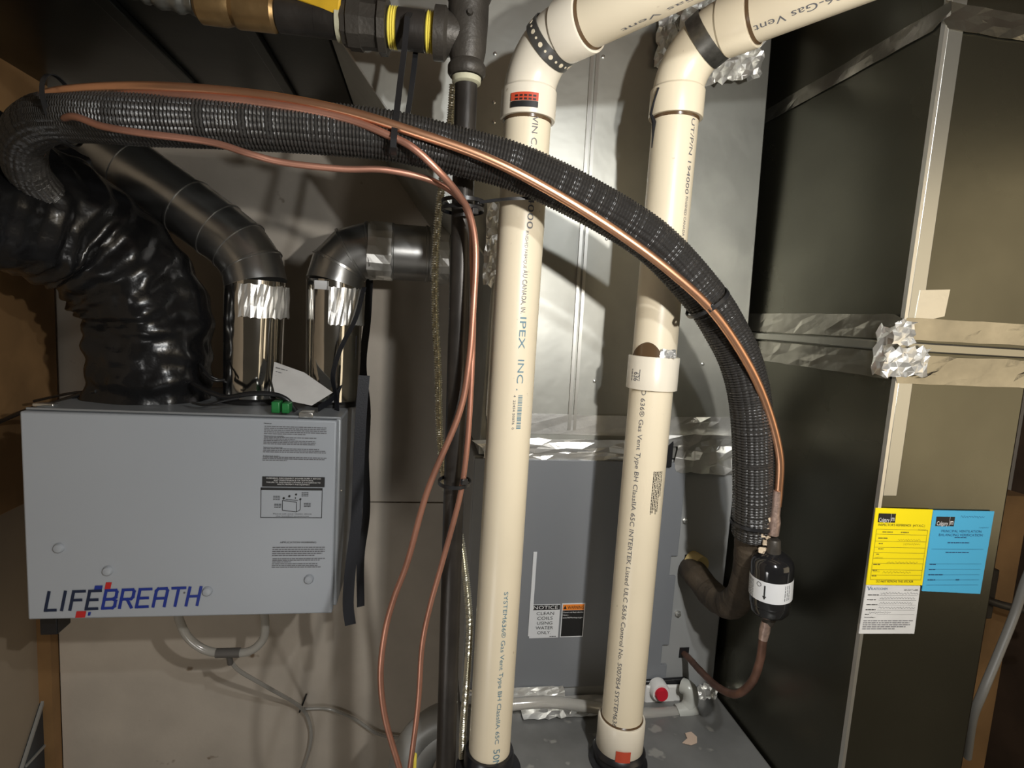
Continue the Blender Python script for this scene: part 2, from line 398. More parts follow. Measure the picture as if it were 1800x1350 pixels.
obj('paper_strip', MB().box((ps.x-.008,PY-.0075,ps.z+.0),(ps.x-.002,PY-.0065,pt.z)), label_w, cc)
# notice label
a = at(930,1122,PY-.0068); b_ = at(987,1062,PY-.0068)
NL = obj('notice_label', MB().box((a.x,PY-.0070,a.z),(b_.x-.002,PY-.0061,b_.z)), label_w, cc); part_label(NL, 'white and black NOTICE label')
W = b_.x-.002-a.x; H = b_.z-a.z; fl = lambda dx, dz_: flat((a.x+dx,PY-.0074,a.z+dz_),X_,Z_)
obj('label_header', MB().box((a.x+.0005,PY-.0073,b_.z-.0095),(b_.x-.0025,PY-.0069,b_.z-.0008)), ink, NL)
t = MB().text('NOTICE', W*.84, .0060, flat((a.x+W*.08,PY-.0077,b_.z-.0078),X_,Z_)); part_label(obj('lettering', t, white_ink, NL), 'white word NOTICE')
t = MB()
for i, wd in enumerate(('CLEAN','COILS','USING','WATER','ONLY.')):
    ww = W*(.60,.53,.53,.60,.46)[i]; t.text(wd, ww, .0056, fl((W-ww)/2, H-.0185-i*.0087))
t.dash(W*.22,.0012,fl(W*.7,.002),3,.004)
part_label(obj('lettering', t, ink, NL), 'black words CLEAN COILS USING WATER ONLY')
a2 = at(984,1120,PY-.0068); b2 = at(1029,1060,PY-.0068)
WLb = obj('warning_label', MB().box((a2.x,PY-.0070,a2.z),(b2.x,PY-.0061,b2.z)), label_w, cc); part_label(WLb, 'orange and black WARNING label')
obj('label_field', MB().box((a2.x+.0015,PY-.0073,a2.z+.0015),(b2.x-.0015,PY-.0069,b2.z-.0125)), ink, WLb)
obj('label_header', MB().box((a2.x+.0015,PY-.0073,b2.z-.0120),(b2.x-.0015,PY-.0069,b2.z-.0018)), orange_st, WLb)
W2 = b2.x-a2.x
t = MB().text('WARNING', W2*.70, .0058, flat((a2.x+W2*.24,PY-.0077,b2.z-.0098),X_,Z_))
t.prism([(a2.x+W2*.06,PY-.0076,b2.z-.0098),(a2.x+W2*.20,PY-.0076,b2.z-.0098),(a2.x+W2*.13,PY-.0076,b2.z-.0035)],(0,.0003,0))
obj('lettering', t, ink, WLb)
t = MB()
for i, (s_, f_) in enumerate((('Cancer and Reproductive',.88),('Harm -',.26),('www.P65Warnings.ca.gov',.86))): t.text(s_, W2*f_, .0024, flat((a2.x+W2*.06,PY-.0077,b2.z-.0170-i*.0048),X_,Z_))
obj('small_print', t, white_ink, WLb)

# ------------------------------------------------------------------ furnace
FZ = .79
fu = thing('furnace', 'grey furnace cabinet whose top carries the vent pipes', 'furnace', (.32,.9,0))
obj('cabinet', MB().box((.085,.42,0),(.5565,WY-.01,FZ-.001)), furn_m, fu, bevel=.004)
ft = MB()
ft.foil(at(918,1268,Z=FZ)+Z_*.001,(.13,0,0),(0,.040,.0),14,5,.004,21,.04)
ft.foil((.10,PY-.008,FZ+.004),(.17,0,0),(0,.002,.026),14,4,.003,22,.03)
ft.foil((.13,PY-.020,FZ+.002),(.27,0,0),(0,.014,.006),18,2,.003,24,.05)
part_label(obj('seam_foil_tape', ft, foil_m, fu, smooth=False), 'foil tape where coil casing meets furnace top')
ft = MB(); p = at(1222,1243,PY-.012); ft.foil(p,(.036,0,.002),(0,.002,.046),9,9,.012,23,.06)
obj('corner_foil_tape', ft, foil_m, fu, smooth=False)
q = at(1220,1302,Z=FZ); ch = MB().prism([q+Vector(v) for v in ((-.022,-.004,.0004),(-.010,.004,.0004),(-.008,.016,.0004),(.004,.018,.0004),(.008,.006,.0004),(.002,-.006,.0004),(-.010,-.010,.0004))],(0,0,.0012))
tag(obj('foam_flake', ch, mat('pinkish_flake',(.62,.47,.36),0,.8)), 'small pinkish flake of scrap on the furnace top near the duct', 'scrap')
el = MB(); ce = at(800,1345,1.0)
el.sweep([ce+Vector((-.085+.085*(1-math.cos(t)) , .0, .10*math.sin(t)-.01)) for t in [PI/2*k/14 for k in range(15)]]+[ce+Vector((.012,0,.089))], lambda i,L,t: .026+.016*abs(math.sin(t)), 24)
tag(obj('curved_vent_hood', el, grey_p), 'pale grey curved elbow at the bottom behind the black gas pipe', 'duct elbow')
# trap behind pipe 2
tr2 = thing('condensate_trap', 'white condensate fitting with a red plug at the foot of the coil casing', 'drain fitting', at(1175,1245,PY-.02))
q = at(1175,1215,PY-.004)
obj('gasket', MB().sweep([q-Y_*0, q-Y_*.007], .001, 4) if False else MB().prism([q+X_*a+Z_*b for a,b in ((-.05,-.028),(.030,-.024),(.038,-.012),(.038,.018),(.030,.029),(-.05,.027))],(0,-.008,0)), black_r, tr2, bevel=.003)
q = q-Y_*.008
obj('trap_plate', MB().prism([q+X_*a+Z_*b for a,b in ((-.05,-.022),(-.01,-.024),(.006,-.010),(.034,-.012),(.036,.004),(.026,.020),(-.05,.022))],(0,-.007,0)), white_p, tr2, bevel=.003)
pq = at(1162,1219,PY-.03)
obj('plug_collar', MB().lathe(pq+Y_*.02,(0,-1,0),[(0,.017),(.016,.017),(.020,.015),(.020,.010)]), white_p, tr2)
part_label(obj('plug', MB().lathe(pq+Y_*.006,(0,-1,0),[(0,.0115),(.010,.0115),(.013,.010),(.0125,.0)]), red_p, tr2), 'red plug')
dr = MB().sweep(spline([at(1200,1205,PY-.03),at(1212,1212,PY-.04),at(1214,1232,PY-.042),at(1205,1250,PY-.045)],.004), .013, 24)
dr.sweep([at(1222,1243,PY-.045),at(1190,1252,PY-.045)], .013, 24)
obj('milky_elbow', dr, milky, tr2)
obj('drain_tube', MB().sweep(spline([at(1192,1252,PY-.045),at(1120,1254,PY-.05),at(1040,1243,PY-.055),at(960,1234,PY-.06),at(860,1242,PY-.06)],.006), .0095, 20), clear_p, tr2)

# ------------------------------------------------------------------ return duct (right)
RX = .56; RY = .60
rd = thing('return_duct', 'tall dark galvanized return duct at the right carrying three paper tags', 'duct', (.65,.95,0))
obj('duct_body', MB().box((RX,RY,0),(.748,1.3,2.33)), galv_shaded, rd, bevel=.004)
zs = at(1545,606,X=RX).z
obj('front_slip', MB().box((RX-.001,RY-.003,0),(RX+.0035,RY+.003,zs-.02)).box((RX-.001,RY-.003,zs+.02),(RX+.0035,RY+.003,2.33)), galv_edge, rd)
obj('folded_lip', MB().box((RX+.004,RY-.0022,zs+.02),(RX+.024,RY,2.30)).box((RX+.004,RY-.0022,1.26),(RX+.024,RY,zs-.03)), mat('lip_steel',(.50,.50,.46),.9,.30), rd, bevel=.001)
obj('transverse_seam', MB().box((RX-.006,RY-.007,zs-.006),(.753,1.3,zs+.006)), mat('seam_bar_steel',(.36,.35,.30),.92,.3), rd, bevel=.002)
tm = mat('duct_seam_tape',(.40,.38,.32),.95,.22,var=.3,vscale=18,bump=.5,bscale=30)
tf = MB().foil((RX-.0015,1.25,zs-.040),(0,-.652,0),(0,0,.032),26,3,.0013,31,.02).foil((RX-.0015,1.25,zs+.008),(0,-.652,0),(0,0,.030),26,3,.0013,32,.02)
tf.foil((RX,RY-.0015,zs-.044),(.188,0,.002),(0,0,.034),9,4,.0018,33,.02).foil((RX,RY-.0015,zs+.008),(.188,0,.002),(0,0,.026),9,3,.0015,34,.02)
zt2 = at(1700,35,RY).z
tf.foil((RX,RY-.0015,zt2-.014),(.188,0,0),(0,0,.028),9,3,.0016,35,.03)
tf.foil((RX-.0015,1.25,zt2-.01),(0,-.65,0),(0,0,.022),26,2,.0013,38,.02)
obj('seam_tape', tf, tm, rd, smooth=False)
cf = MB().foil(at(1546,662,RY-.006),(.058,0,.004),(0,-.002,.034),10,6,.006,36,.09).foil(at(1566,606,RY-.009),(.028,0,.0),(0,0,.030),6,6,.005,37,.08)
cf.foil((RX-.004,RY+.028,zs-.036),(0,-.030,0),(0,0,.060),5,8,.006,39,.06)
part_label(obj('corner_foil', cf, foil_m, rd, smooth=False), 'bright crumpled foil at the duct corner')
p = at(1613,566,RY-.0022)
q4 = [at(1606,568,RY-.002),at(1659,556,RY-.002),at(1669,509,RY-.002),at(1617,510,RY-.002)]
part_label(obj('foil_patch', MB().prism(q4,(0,-.001,0)), mat('matte_foil',(.72,.70,.63),.9,.36,bump=.5,bscale=60), rd), 'small square foil patch')
lz = at(1620,50,X=RX).z

# tags on the return duct
CY = RY-.0035
def card(name, label, cat, tl, tr_, br, bl, m):
    P = [at(*q, CY) for q in (bl, br, tr_, tl)]
    th_ = thing(name, label, cat, (P[0].x, CY, P[0].z))
    obj('card', MB().prism(P,(0,.0012,0)), m, th_)
    O = P[3]; L = (P[2]-P[3]).length; H = (P[3]-P[0]).length
    ex = (P[2]-P[3]).normalized(); ey = (P[3]-P[0]).normalized()
    fn = lambda dx, dy, k=.0004: (lambda x, y: O + ex*(dx*L+x) - ey*(dy*H) + ey*y - Y_*k)
    return th_, L, H, fn
def strip(mb, fn, w_, h_): mb.add([fn(0,0),fn(w_,0),fn(w_,h_),fn(0,h_)],[(0,1,2,3)]); return mb
def mark(name, fn, L, H, dx, dy, par):     # black square mark with the white word and a small dome
    mb = strip(MB(), fn(dx, dy+.145), L*.30, H*.115); mb.flat = True; lg = obj('logo_field', mb, ink, par)
    t = MB().text('Calgary', L*.18, H*.05, fn(dx+.015, dy+.135,.0007))
    strip(t, fn(dx+.215, dy+.145,.0007), L*.004, H*.115)
    t.text('m', L*.05, H*.045, fn(dx+.23, dy+.125,.0007), cap=False)
    obj('logo_word', t, white_ink, lg)
y_, L, H, fn = card('inspection_tag', 'yellow inspection tag with black logo stuck on the return duct', 'tag', (1540,893),(1640,896),(1621,1029),(1523,1028), yellow_c)
mark('l', fn, L, H, .055, -.10+.135, y_)
t = MB().text("INSPECTOR'S REFERENCE  (H.V.A.C.)", L*.82, H*.030, fn(.07,.225)); obj('lettering', t, ink, y_); t = MB().text('DO NOT REMOVE THIS STICKER', L*.66, H*.030, fn(.16,.965))
obj('lettering', t, ink, y_)
t = MB(); lw = H*.004
for yq in (.27,.335,.425,.505,.575,.65,.715,.80,.87): strip(t, fn(.05,yq), L*.90, lw)
for xq in (.05,.95): strip(t, fn(xq,.93), L*.005, H*.66)
strip(t, fn(.05,.93), L*.90, lw)
for i,(xq,yq,wq) in enumerate(((.16,.31,.18),(.48,.31,.14),(.10,.39,.16),(.12,.46,.07),(.12,.53,.09),(.10,.60,.05),(.07,.735,.12),(.07,.81,.08),(.07,.885,.08))): t.dash(L*wq,H*.013,fn(xq,yq),i,.004)
obj('form_lines', t, ink_card, y_)
t = MB()
for i,(xq,yq,wq) in enumerate(((.78,.285,.14),(.45,.42,.40),(.55,.475,.30),(.08,.66,.14),(.30,.72,.55),(.25,.85,.50),(.08,.84,.12))): t.scrawl(L*wq,H*.035,fn(xq,yq),i,24,.0004)
part_label(obj('handwriting', t, ink_card, y_), 'pen handwriting')
b_, L, H, fn = card('balancing_tag', 'blue ventilation balancing tag beside the yellow tag', 'tag', (1641,897),(1748,899),(1723,1044),(1621,1039), blue_c)
mark('l', fn, L, H, .06, -.10+.145, b_)
t = MB().text('PRINCIPAL VENTILATION', L*.66, H*.030, fn(.17,.265)); t.text('BALANCING VERIFICATION', L*.72, H*.030, fn(.14,.312)); obj('lettering', t, ink_cardb, b_)
t = MB()
for i,(xq,yq,wq) in enumerate(((.30,.40,.36),(.29,.52,.38),(.06,.67,.10),(.06,.735,.10),(.06,.80,.24),(.06,.865,.12),(.52,.865,.06),(.4,.335,.2))): t.dash(L*wq,H*.014,fn(xq,yq),i+9,.004)
for yq in (.475,.66,.725,.795,.86,.925): strip(t, fn(.05,yq), L*.86, H*.003)
obj('form_lines', t, ink_cardb, b_)
t = MB().scrawl(L*.40,H*.035,fn(.45,.09),5,26,.0005).scrawl(L*.16,H*.02,fn(.78,.215),6,12,.0004)
part_label(obj('handwriting', t, ink_cardb, b_), 'pen handwriting')
w_, L, H, fn = card('insulation_tag', 'white handwritten label stuck below the yellow tag', 'tag', (1523,1029),(1618,1030),(1607,1114),(1510,1114), paper)
t = MB().text('ELASTOCHEM', L*.30, H*.045, fn(.09,.085)); t.text('V', L*.07, H*.085, fn(.02,.10)); obj('logo_word', t, ink_cardb, w_)
t = MB().text('AIR DUCT LABEL', L*.27, H*.032, fn(.70,.10))
for i,yq in enumerate((.20,.30,.40,.505,.60)): t.dash(L*(.2,.16,.2,.18,.07)[i],H*.016,fn(.05,yq),i,.004)
t.text('Installer:', L*.2, H*.022, fn(.05,.665))
obj('lettering', t, ink, w_)
t = MB()
for i in range(5): t.dash(L*(.92,.86,.88,.80,.60)[i],H*.016,fn(.04,.735+i*.042),i+30,.005)
for i,yq in enumerate((.20,.30,.40,.505,.60)): strip(t, fn(.26,yq), L*.70, H*.004)
obj('form_lines', t, ink_grey, w_)
t = MB()
for i,yq in enumerate((.19,.29,.39,.49,.59)): t.scrawl(L*(.7,.65,.62,.68,.4)[i],H*.06,fn(.28 if i<4 else .12,yq),i+40,34,.0005)
part_label(obj('handwriting', t, ink_grey, w_), 'pen handwriting')

# ------------------------------------------------------------------ vent pipes
def vent(label, px0, px1, r, elbow_at, Yp, texts, coupling_px=None, foot_px=None, stickers=(), rel=.057):
    top = at(*elbow_at, Yp); x0, y0 = top.x, top.y
    vt = thing('vent_pipe', label, 'vent pipe', (x0,y0,FZ), 'cream vent pipes')
    dirh = Vector((.61,-.78,.09)).normalized()
    toC = Vector((-x0,-y0,0)).normalized(); rt = Vector((-toC.y, toC.x, 0)); rt = rt if rt.x > 0 else -rt
    zb = FZ+.03
    vp = obj('vertical_pipe', MB().cyl((x0,y0,zb),(x0,y0,top.z+.01),r,n=64), pvc, vt)
    arc = [top + rel*((1-math.cos(t))*dirh + math.sin(t)*Z_) for t in [PI/2*k/16 for k in range(17)]]
    E_ = arc[-1]
    obj('elbow', MB().sweep(arc, r*1.09, 56), pvc_w if x0 < .2 else pvc, vt)
    for bc, ax in ((top, Vector((0,0,-1))), (E_, dirh)):
        obj('elbow_socket', MB().lathe(bc-ax*.006, ax, [(0,r*1.10),(.003,r*1.17),(.036,r*1.17),(.0375,r*1.15),(.0375,r*1.02),(.030,r*1.01)], 64), pvc_w if x0 < .2 else pvc, vt)
    obj('glue_ring', MB().lathe(top-Z_*.0305, (0,0,-1), [(0,r*1.03),(.003,r*1.03),(.005,r*1.0)], 48), glue, vt)
    obj('glue_ring', MB().lathe(E_+dirh*.0305, dirh, [(0,r*1.06),(.0025,r*1.06),(.005,r*1.0)], 48), glue, vt)
    sp = obj('upper_pipe', MB().cyl(E_, E_+dirh*.52, r, n=64), pvc, vt)
    def wrap(z, f, rr=r, dz=1):
        ph = math.asin(2*f-1)
        return lambda x, h: Vector((x0,y0,z)) - Z_*x + (toC*math.cos(ph+h/rr) + rt*math.sin(ph+h/rr))*(rr+.0005)
    for body, pya, pyb, f, Hh, m_ in texts:
        za = at((px0[0]+px1[0])/2, pya, Yp).z; zc = at((px0[0]+px1[0])/2, pyb, Yp).z
        if body == '|||':
            t = MB(); rnd = random.Random(8); fnn = wrap(za, f); x = 0
            while x < za-zc:
                bw = rnd.choice((.0008,.0012,.002)); t.add([fnn(x,0),fnn(x+bw,0),fnn(x+bw,Hh),fnn(x,Hh)],[(0,1,2,3)]); x += bw+rnd.choice((.0008,.0012))
            obj('barcode', t, m_, vp)
        elif body == '...':
            t = MB()
            for k in range(6): t.dash((za-zc)*(1,.97,.9,1,.95,.6)[k], .0012, wrap(za, f+.035*k), k, .004)
            obj('small_print', t, m_, vp)
        else: obj('lettering', MB().text(body, za-zc, Hh, wrap(za, f)), m_, vp)
    return vt, vp, sp, top, E_, dirh, toC, rt, wrap
P1 = .755
v1, vp1, sp1, top1, E1, dh, toC1, rt1, wrap1 = vent('left cream vent pipe with red and black sticker under its elbow', (885,850),(966,920), .0302, (930,168), P1,
    [('LDWIN C.) E',186,290,.60,.0075,ink_grey),('4000',352,408,.62,.008,ink_grey),('FINISHED FABRIQUE',412,475,.60,.0040,ink_grey),('AU CANADA, IN.',478,552,.60,.0062,ink_grey),('IPEX',558,612,.60,.0085,ink_blue),('INC .',630,682,.61,.0085,ink_blue),
     ('|||',690,745,.66,.006,ink_blue),('4  22454 50076  0',690,748,.56,.003,ink_grey),('SYSTEM636\u00ae Gas Vent Type BH ClassIIA 65C',1022,1278,.62,.0058,ink_blue),('50MM',1287,1332,.60,.0095,ink_blue)])
v2, vp2, sp2, top2, E2, dh2, toC2, rt2, wrap2 = vent('right cream vent pipe with wide coupling halfway down', (1145,1068),(1230,1138), .0302, (1191,166), P1,
    [('RUT/P/N 194000',206,348,.84,.0062,ink_grey),('FINISHED CANADA',352,420,.86,.0045,ink_grey),('O 636\u00ae Gas Vent Type BH ClassIIA 65C INTERTEK Listed ULC S636 Control No. 5007854 SYSTEM636\u00ae',683,1262,.30,.0062,ink_grey),('...',820,892,.72,.006,ink)], rel=.062)
def drop(vt, x0, z, r1): pass
r = .0302
# upside-down print on the two upper pipes
def wrapd(E_, s0, up, rr=r):
    side = Z_.cross(dh).normalized()            # horizontal normal of the pipe
    if (Vector(C)-E_).dot(side) < 0: side = -side
    low = -Z_
    def f(x, h):
        a = math.radians(up) + h/rr
        return E_ + dh*(s0 - x) + (side*math.cos(a) + low*math.sin(a))*(rr+.0005)
    return f
obj('lettering', MB().text('SYSTEM636-Gas Vent', .165, .0080, wrapd(E2,.205,48)), ink_grey, sp2)
obj('lettering', MB().text('SYSTEM636-Gas Vent', .22, .005, wrapd(E1,.30,80)), ink_grey, sp1)
# stickers and feet
def curved(z0_, z1_, f0, f1, wrapf, rr, lift=.0008, n=14, skew=0):
    """a sheet lying on the pipe"""
    V = []; 
    for k in range(n+1):
        f = f0+(f1-f0)*k/n
        for z_ in (z0_, z1_): V.append(wrapf(z_-skew*k/n, f, rr+lift)(0,0))
    Fc = [(2*k,2*k+1,2*k+3,2*k+2) for k in range(n)]
    m_ = MB().add(V,Fc); m_.flat = True; return m_
zc_ = top1.z
z_a = at(905,178,P1).z; z_b = at(905,192,P1).z; z_c = at(905,203,P1).z
rs = r*1.17
st = obj('sticker', curved(z_b, z_a, .20, .66, wrap1, rs), red_st, v1); part_label(st, 'red and black sticker on the elbow socket')
obj('sticker_base', curved(z_c, z_b-.0005, .20, .66, wrap1, rs), ink, st)
t = MB()
for k, z_ in enumerate((z_a-.003, z_a-.007)):
    fnn = wrap1(z_, .5, rs+.0012)
    for j in range(5):
        f0 = .27+j*.075
        pA, pB = wrap1(z_,f0,rs+.0012)(0,0), wrap1(z_,f0+.05,rs+.0012)(0,0)
        t.add([pA,pB,pB-Z_*.0022,pA-Z_*.0022],[(0,1,2,3)])
obj('sticker_print', t, ink, st)
obj('rubber_boot', MB().lathe((top1.x,top1.y,FZ-.001),Z_,[(0,.048),(.004,.048),(.006,.037),(.030,.036),(.034,.0345),(.034,.0305)],56), black_r, v1)
obj('rubber_boot', MB().lathe((top2.x,top2.y,FZ-.001),Z_,[(0,.044),(.004,.044),(.006,.0375),(.018,.0372),(.021,.040),(.026,.0375),(.030,.033)],56), black_r, v2)
ze = at(1100,1258,P1).z
part_label(obj('bottom_coupling', MB().lathe((top2.x,top2.y,FZ+.024),Z_,[(0,.0335),(.003,.0352),(ze-FZ-.026,.0352),(ze-FZ-.024,.0340),(ze-FZ-.024,.0308),(ze-FZ-.030,.0305)],64), pvc_w, v2), 'white coupling at the foot of the pipe')
part_label(obj('glue_ring', MB().lathe((top2.x,top2.y,ze-.003),Z_,[(0,.0318),(.004,.0318),(.0055,.0302)],48), glue, v2), 'dark glue line')
za = at(1105,1290,P1).z; zb = at(1105,1311,P1).z
part_label(obj('sticker', curved(zb, za, .45, .74, wrap2, .0352), red_st, v2), 'red sticker on the bottom coupling')
zm0 = at(1150,684,P1).z; zm1 = at(1150,626,P1).z
part_label(obj('middle_coupling', MB().lathe((top2.x,top2.y,zm0),Z_,[(0,.0325),(.001,.0352),(zm1-zm0-.001,.0352),(zm1-zm0,.0345),(zm1-zm0,.0305)],64), pvc_w, v2), 'wide white coupling')
t = MB().text('636', .012, .008, wrap2(zm1-.022,.16,.0352))
t.dash(.016,.001,wrap2(zm1-.018,.12,.0352),3,.004).dash(.016,.001,wrap2(zm1-.018,.26,.0352),4,.004)
obj('lettering', t, ink_grey, v2)
stn = MB(); n = 20; V = []
for k in range(n+1):
    f = .04+.62*k/n; hgt = .019*math.sin(PI*k/n)**.6
    for z_ in (zm1, zm1+hgt+.0005): V.append(wrap2(z_, f, r+.0006)(0,0))
stn.add(V,[(2*k,2*k+1,2*k+3,2*k+2) for k in range(n)]); stn.flat = True
part_label(obj('glue_stain', stn, glue, v2), 'dark brown glue stain above the coupling')
st2 = MB().foil(wrap2(zm1,.62,r+.001)(0,0), rt2*.022+Y_*.006, Z_*.012, 5, 3, .004, 77, .05)
obj('foil_scrap', st2, foil_m, v2, smooth=False)
# black cement drip on pipe 2 socket
zd0 = at(1152,170,P1).z
dp = MB().sweep([wrap2(z_,f,rr)(0,0) for z_,f,rr in ((zd0+.006,.16,rs),(zd0-.008,.10,rs),(zd0-.024,.06,rs),(zd0-.034,.08,r+.001),(zd0-.052,.07,r+.0004),(zd0-.066,.065,r+.0003))], lambda i,L,t: (.0012,.0016,.0022,.0030,.0012,.0006)[i], 8)
part_label(obj('cement_drip', dp, black_r, v2), 'black cement drip')
# perforated strap round pipe 1's elbow
hs = thing('hanger_strap', 'grey perforated metal hanger strap around the left pipe elbow', 'hanger strap', E1)
tm_ = PI*.36; cen = top1 + .057*((1-math.cos(tm_))*dh + math.sin(tm_)*Z_); axd = (math.sin(tm_)*dh + math.cos(tm_)*Z_).normalized()
rp = ring(cen, axd, .0345, 48, up=(0,0,1))
obj('strap_band', MB().ribbon(rp, axd, .016, .0012, closed=True), mat('strap_steel',(.22,.22,.21),.8,.4,var=.2), hs)
hl = MB()
for k in range(0,48,2):
    c = rp[k]; nn = (c-cen).normalized(); rr_ = .0028 if (k//2)%2 == 0 else .0015
    hl.lathe(c+nn*.0003, nn, [(0,rr_),(.0006,rr_)], 12)
part_label(obj('strap_hole', hl, pvc, hs), 'cream pipe showing through the strap holes')
cen2 = top2 + .062*((1-math.cos(tm_))*dh + math.sin(tm_)*Z_)
h2s = MB().ribbon(ring(cen2, axd, .0347, 40, up=(0,0,1)), axd, .019, .0012, closed=True)
tag(obj('hanger_strap', h2s, mat('strap_foil',(.35,.34,.31),.9,.32,var=.5,vscale=60)), 'dull metal strap around the right pipe elbow', 'hanger strap')

# ------------------------------------------------------------------ gas line
GY = .74; gr = .0137
gt = at(820,150,GY); gx = gt.x
gl = thing('gas_line', 'black iron gas pipe with tee and yellow-taped joints', 'gas pipe', (.048,GY,0))
ga, gb = at(820,135,GY), at(785,1290,GY)
gd = (gb-ga).normalized(); gb2 = ga + gd*((ga.z-.001)/-gd.z)
obj('vertical_pipe', MB().cyl(gb2, ga-gd*.01, gr, n=40), iron, gl)
tc_ = at(826,66,GY); hd = (at(560,34,GY+.015)-at(800,64,GY)).normalized()
te = MB().lathe(at(820,136,GY), -gd, [(0,.0205),(.004,.0232),(.012,.0232),(.017,.0200),(.030,.0225),(.066,.0245),(.085,.0245),(.092,.0275),(.125,.0275)], 40)
te.lathe(tc_, hd, [(0,.020),(.016,.0225),(.026,.0245),(.030,.0300),(.0425,.0300),(.0425,.022)], 40)
obj('tee', te, iron_fit, gl)
obj('tee_boss', MB().lathe(at(826,22,GY-.0245),(0,-1,0),[(0,.004),(.004,.003)],10), iron_fit, gl)
obj('sealant_ring', MB().lathe(at(820,136,GY)+gd*.001, gd, [(0,.0180),(.006,.0175),(.008,.0140)], 40), dope, gl)
base = tc_+hd*.0425
def hseg(name, s0, prof, m_, lab=None, n=40):
    o = obj(name, MB().lathe(base+hd*s0, hd, prof, n), m_, gl)
    if lab: part_label(o, lab)
    return o
hseg('horizontal_pipe', 0, [(0,.0205),(.14,.0205)], iron)
def threads(s0, n_=4): return hseg('yellow_tape', s0, [(i*.0014, .0218 if i % 2 else .0232) for i in range(2*n_)], ytape, 'yellow thread tape')
threads(.000,4)
hseg('nipple_sleeve', .011, [(0,.0215),(.001,.0228),(.033,.0228),(.034,.0210)], iron)
threads(.045,4)
hseg('union_nut', .056, [(0,.0315),(.009,.0320),(.0092,.0275),(.022,.0270),(.030,.0280),(.0302,.0300),(.045,.0300),(.046,.0275),(.052,.0265)], iron_fit, n=10)
hseg('sealant_ring', .107, [(0,.0240),(.008,.0230)], dope)
# ball valve
vs = base+hd*.114
vb = thing('ball_valve', 'brass gas valve with yellow lever at the top left of the gas pipe', 'valve', vs)
obj('valve_body', MB().lathe(vs, hd, [(0,.0180),(.072,.0185),(.076,.0215),(.118,.0220),(.124,.0190),(.132,.0215),(.160,.0215),(.165,.016)], 32), brass, vb, angle=25)
part_label(obj('union_sleeve', MB().lathe(vs+hd*.0, hd, [(0,.0190),(.001,.0200),(.070,.0205),(.072,.019)], 32), iron, vb), 'dark pipe end screwed into the valve')
lv = vs+Z_*.013-Y_*.0235
ld = (hd*1.0+Vector((0,0,.10))).normalized()
obj('lever', MB().ribbon(spline([lv-ld*.004+Z_*-.008,lv+ld*.03+Z_*-.002,lv+ld*.11+Z_*.006],.01), Vector((0,-.6,.8)), .020, .005), yhandle, vb, bevel=.002)
obj('lever_stem', MB().cyl(vs+hd*.098, vs+hd*.098+Z_*.045, .006, n=16), brass, vb)
fx = MB().sweep(spline([vs+hd*.163, vs+hd*.21+Z_*.004, vs+hd*.29+Z_*.03, vs+hd*.39+Z_*.10],.004), lambda i,L,t: .013+.0016*math.sin(i*1.4), 20)
tag(obj('gas_connector', fx, mat('dim_corrugated_steel',(.22,.22,.20),.8,.4)), 'corrugated grey connector leaving the valve toward upper left', 'gas connector')

# ------------------------------------------------------------------ armoured conduit behind the gas pipe
bxp = spline(pp([(797,150,.80),(792,215,.80),(780,300,.80),(770,385,.80),(765,470,.80),(765,560,.80),(770,650,.80),(772,740,.80),(777,810,.80),(784,860,.80),(797,905,.79),(809,945,.785),(818,1010,.78),(824,1070,.775),(825,1120,.775),(820,1200,.775),(814,1280,.775),(812,1370,.775)]),.0010)
bx = MB().sweep(bxp, lambda i,L,t: .0050+.0009*math.sin(L/.0032*2*PI+t), 14)
tag(obj('armoured_conduit', bx, bx_m), 'flexible silvery armoured conduit weaving behind the black gas pipe', 'conduit')

# ------------------------------------------------------------------ insulated suction line
HR = .0262
hp = spline(pp([(85,345,1.00),(48,300,.93),(42,245,.85),(75,212,.77),(140,205,.72),(250,210,.69),(400,216,.68),(560,226,.675),(690,240,.675),(803,266,.68),(900,292,.68),(1000,336,.68),(1108,397,.68),(1172,447,.68),(1242,527,.68),(1277,583,.68),(1300,630,.68),(1316,690,.68),(1323,760,.68),(1324,840,.685),(1323,910,.69),(1322,938,.695)]),.00095)
ho = thing('insulated_suction_line', 'thick black ribbed insulated refrigerant line arching across the pipes', 'refrigerant line', tuple(hp[-1]))
hm = MB().sweep(hp, lambda i,L,t: HR*(1+.012*math.sin(L*3.1)) + .0009*math.sin(2*PI*L/.0038) - (.0011 if int(round(t/(2*PI)*80)) % 4 == 0 else 0), 80)
obj('insulation', hm, hose_m, ho)
fp = spline([at(1322,925,.695),at(1318,985,.715),at(1308,1035,.735),at(1283,1062,.77),at(1252,1045,.82),at(1225,1012,.865),at(1212,996,.905)],.002)
part_label(obj('foam_elbow', MB().sweep(fp, lambda i,L,t: .0215+.0012*noise.noise(Vector((L*60,t,0)))+(.0008 if int(L/.03)%2 else 0), 36), foam_m, ho), 'dusty brown foam elbow entering the coil casing')
tn = MB(); rr = random.Random(3)
for k in range(26):
    c = at(1318+rr.uniform(4,28),900+rr.uniform(0,58),.690) - Y_*(.0235+rr.uniform(0,.003))
    s = [Vector((rr.uniform(-1,1),rr.uniform(-.4,.4),rr.uniform(-1,1))).normalized()*rr.uniform(.003,.007) for _ in range(5)]
    s.sort(key=lambda v: math.atan2(v.z, v.x)); tn.prism([c+q for q in s],(0,.0018,0))
part_label(obj('torn_foam', tn, foam_scrap, ho, smooth=False), 'torn pale foam at the lower end')

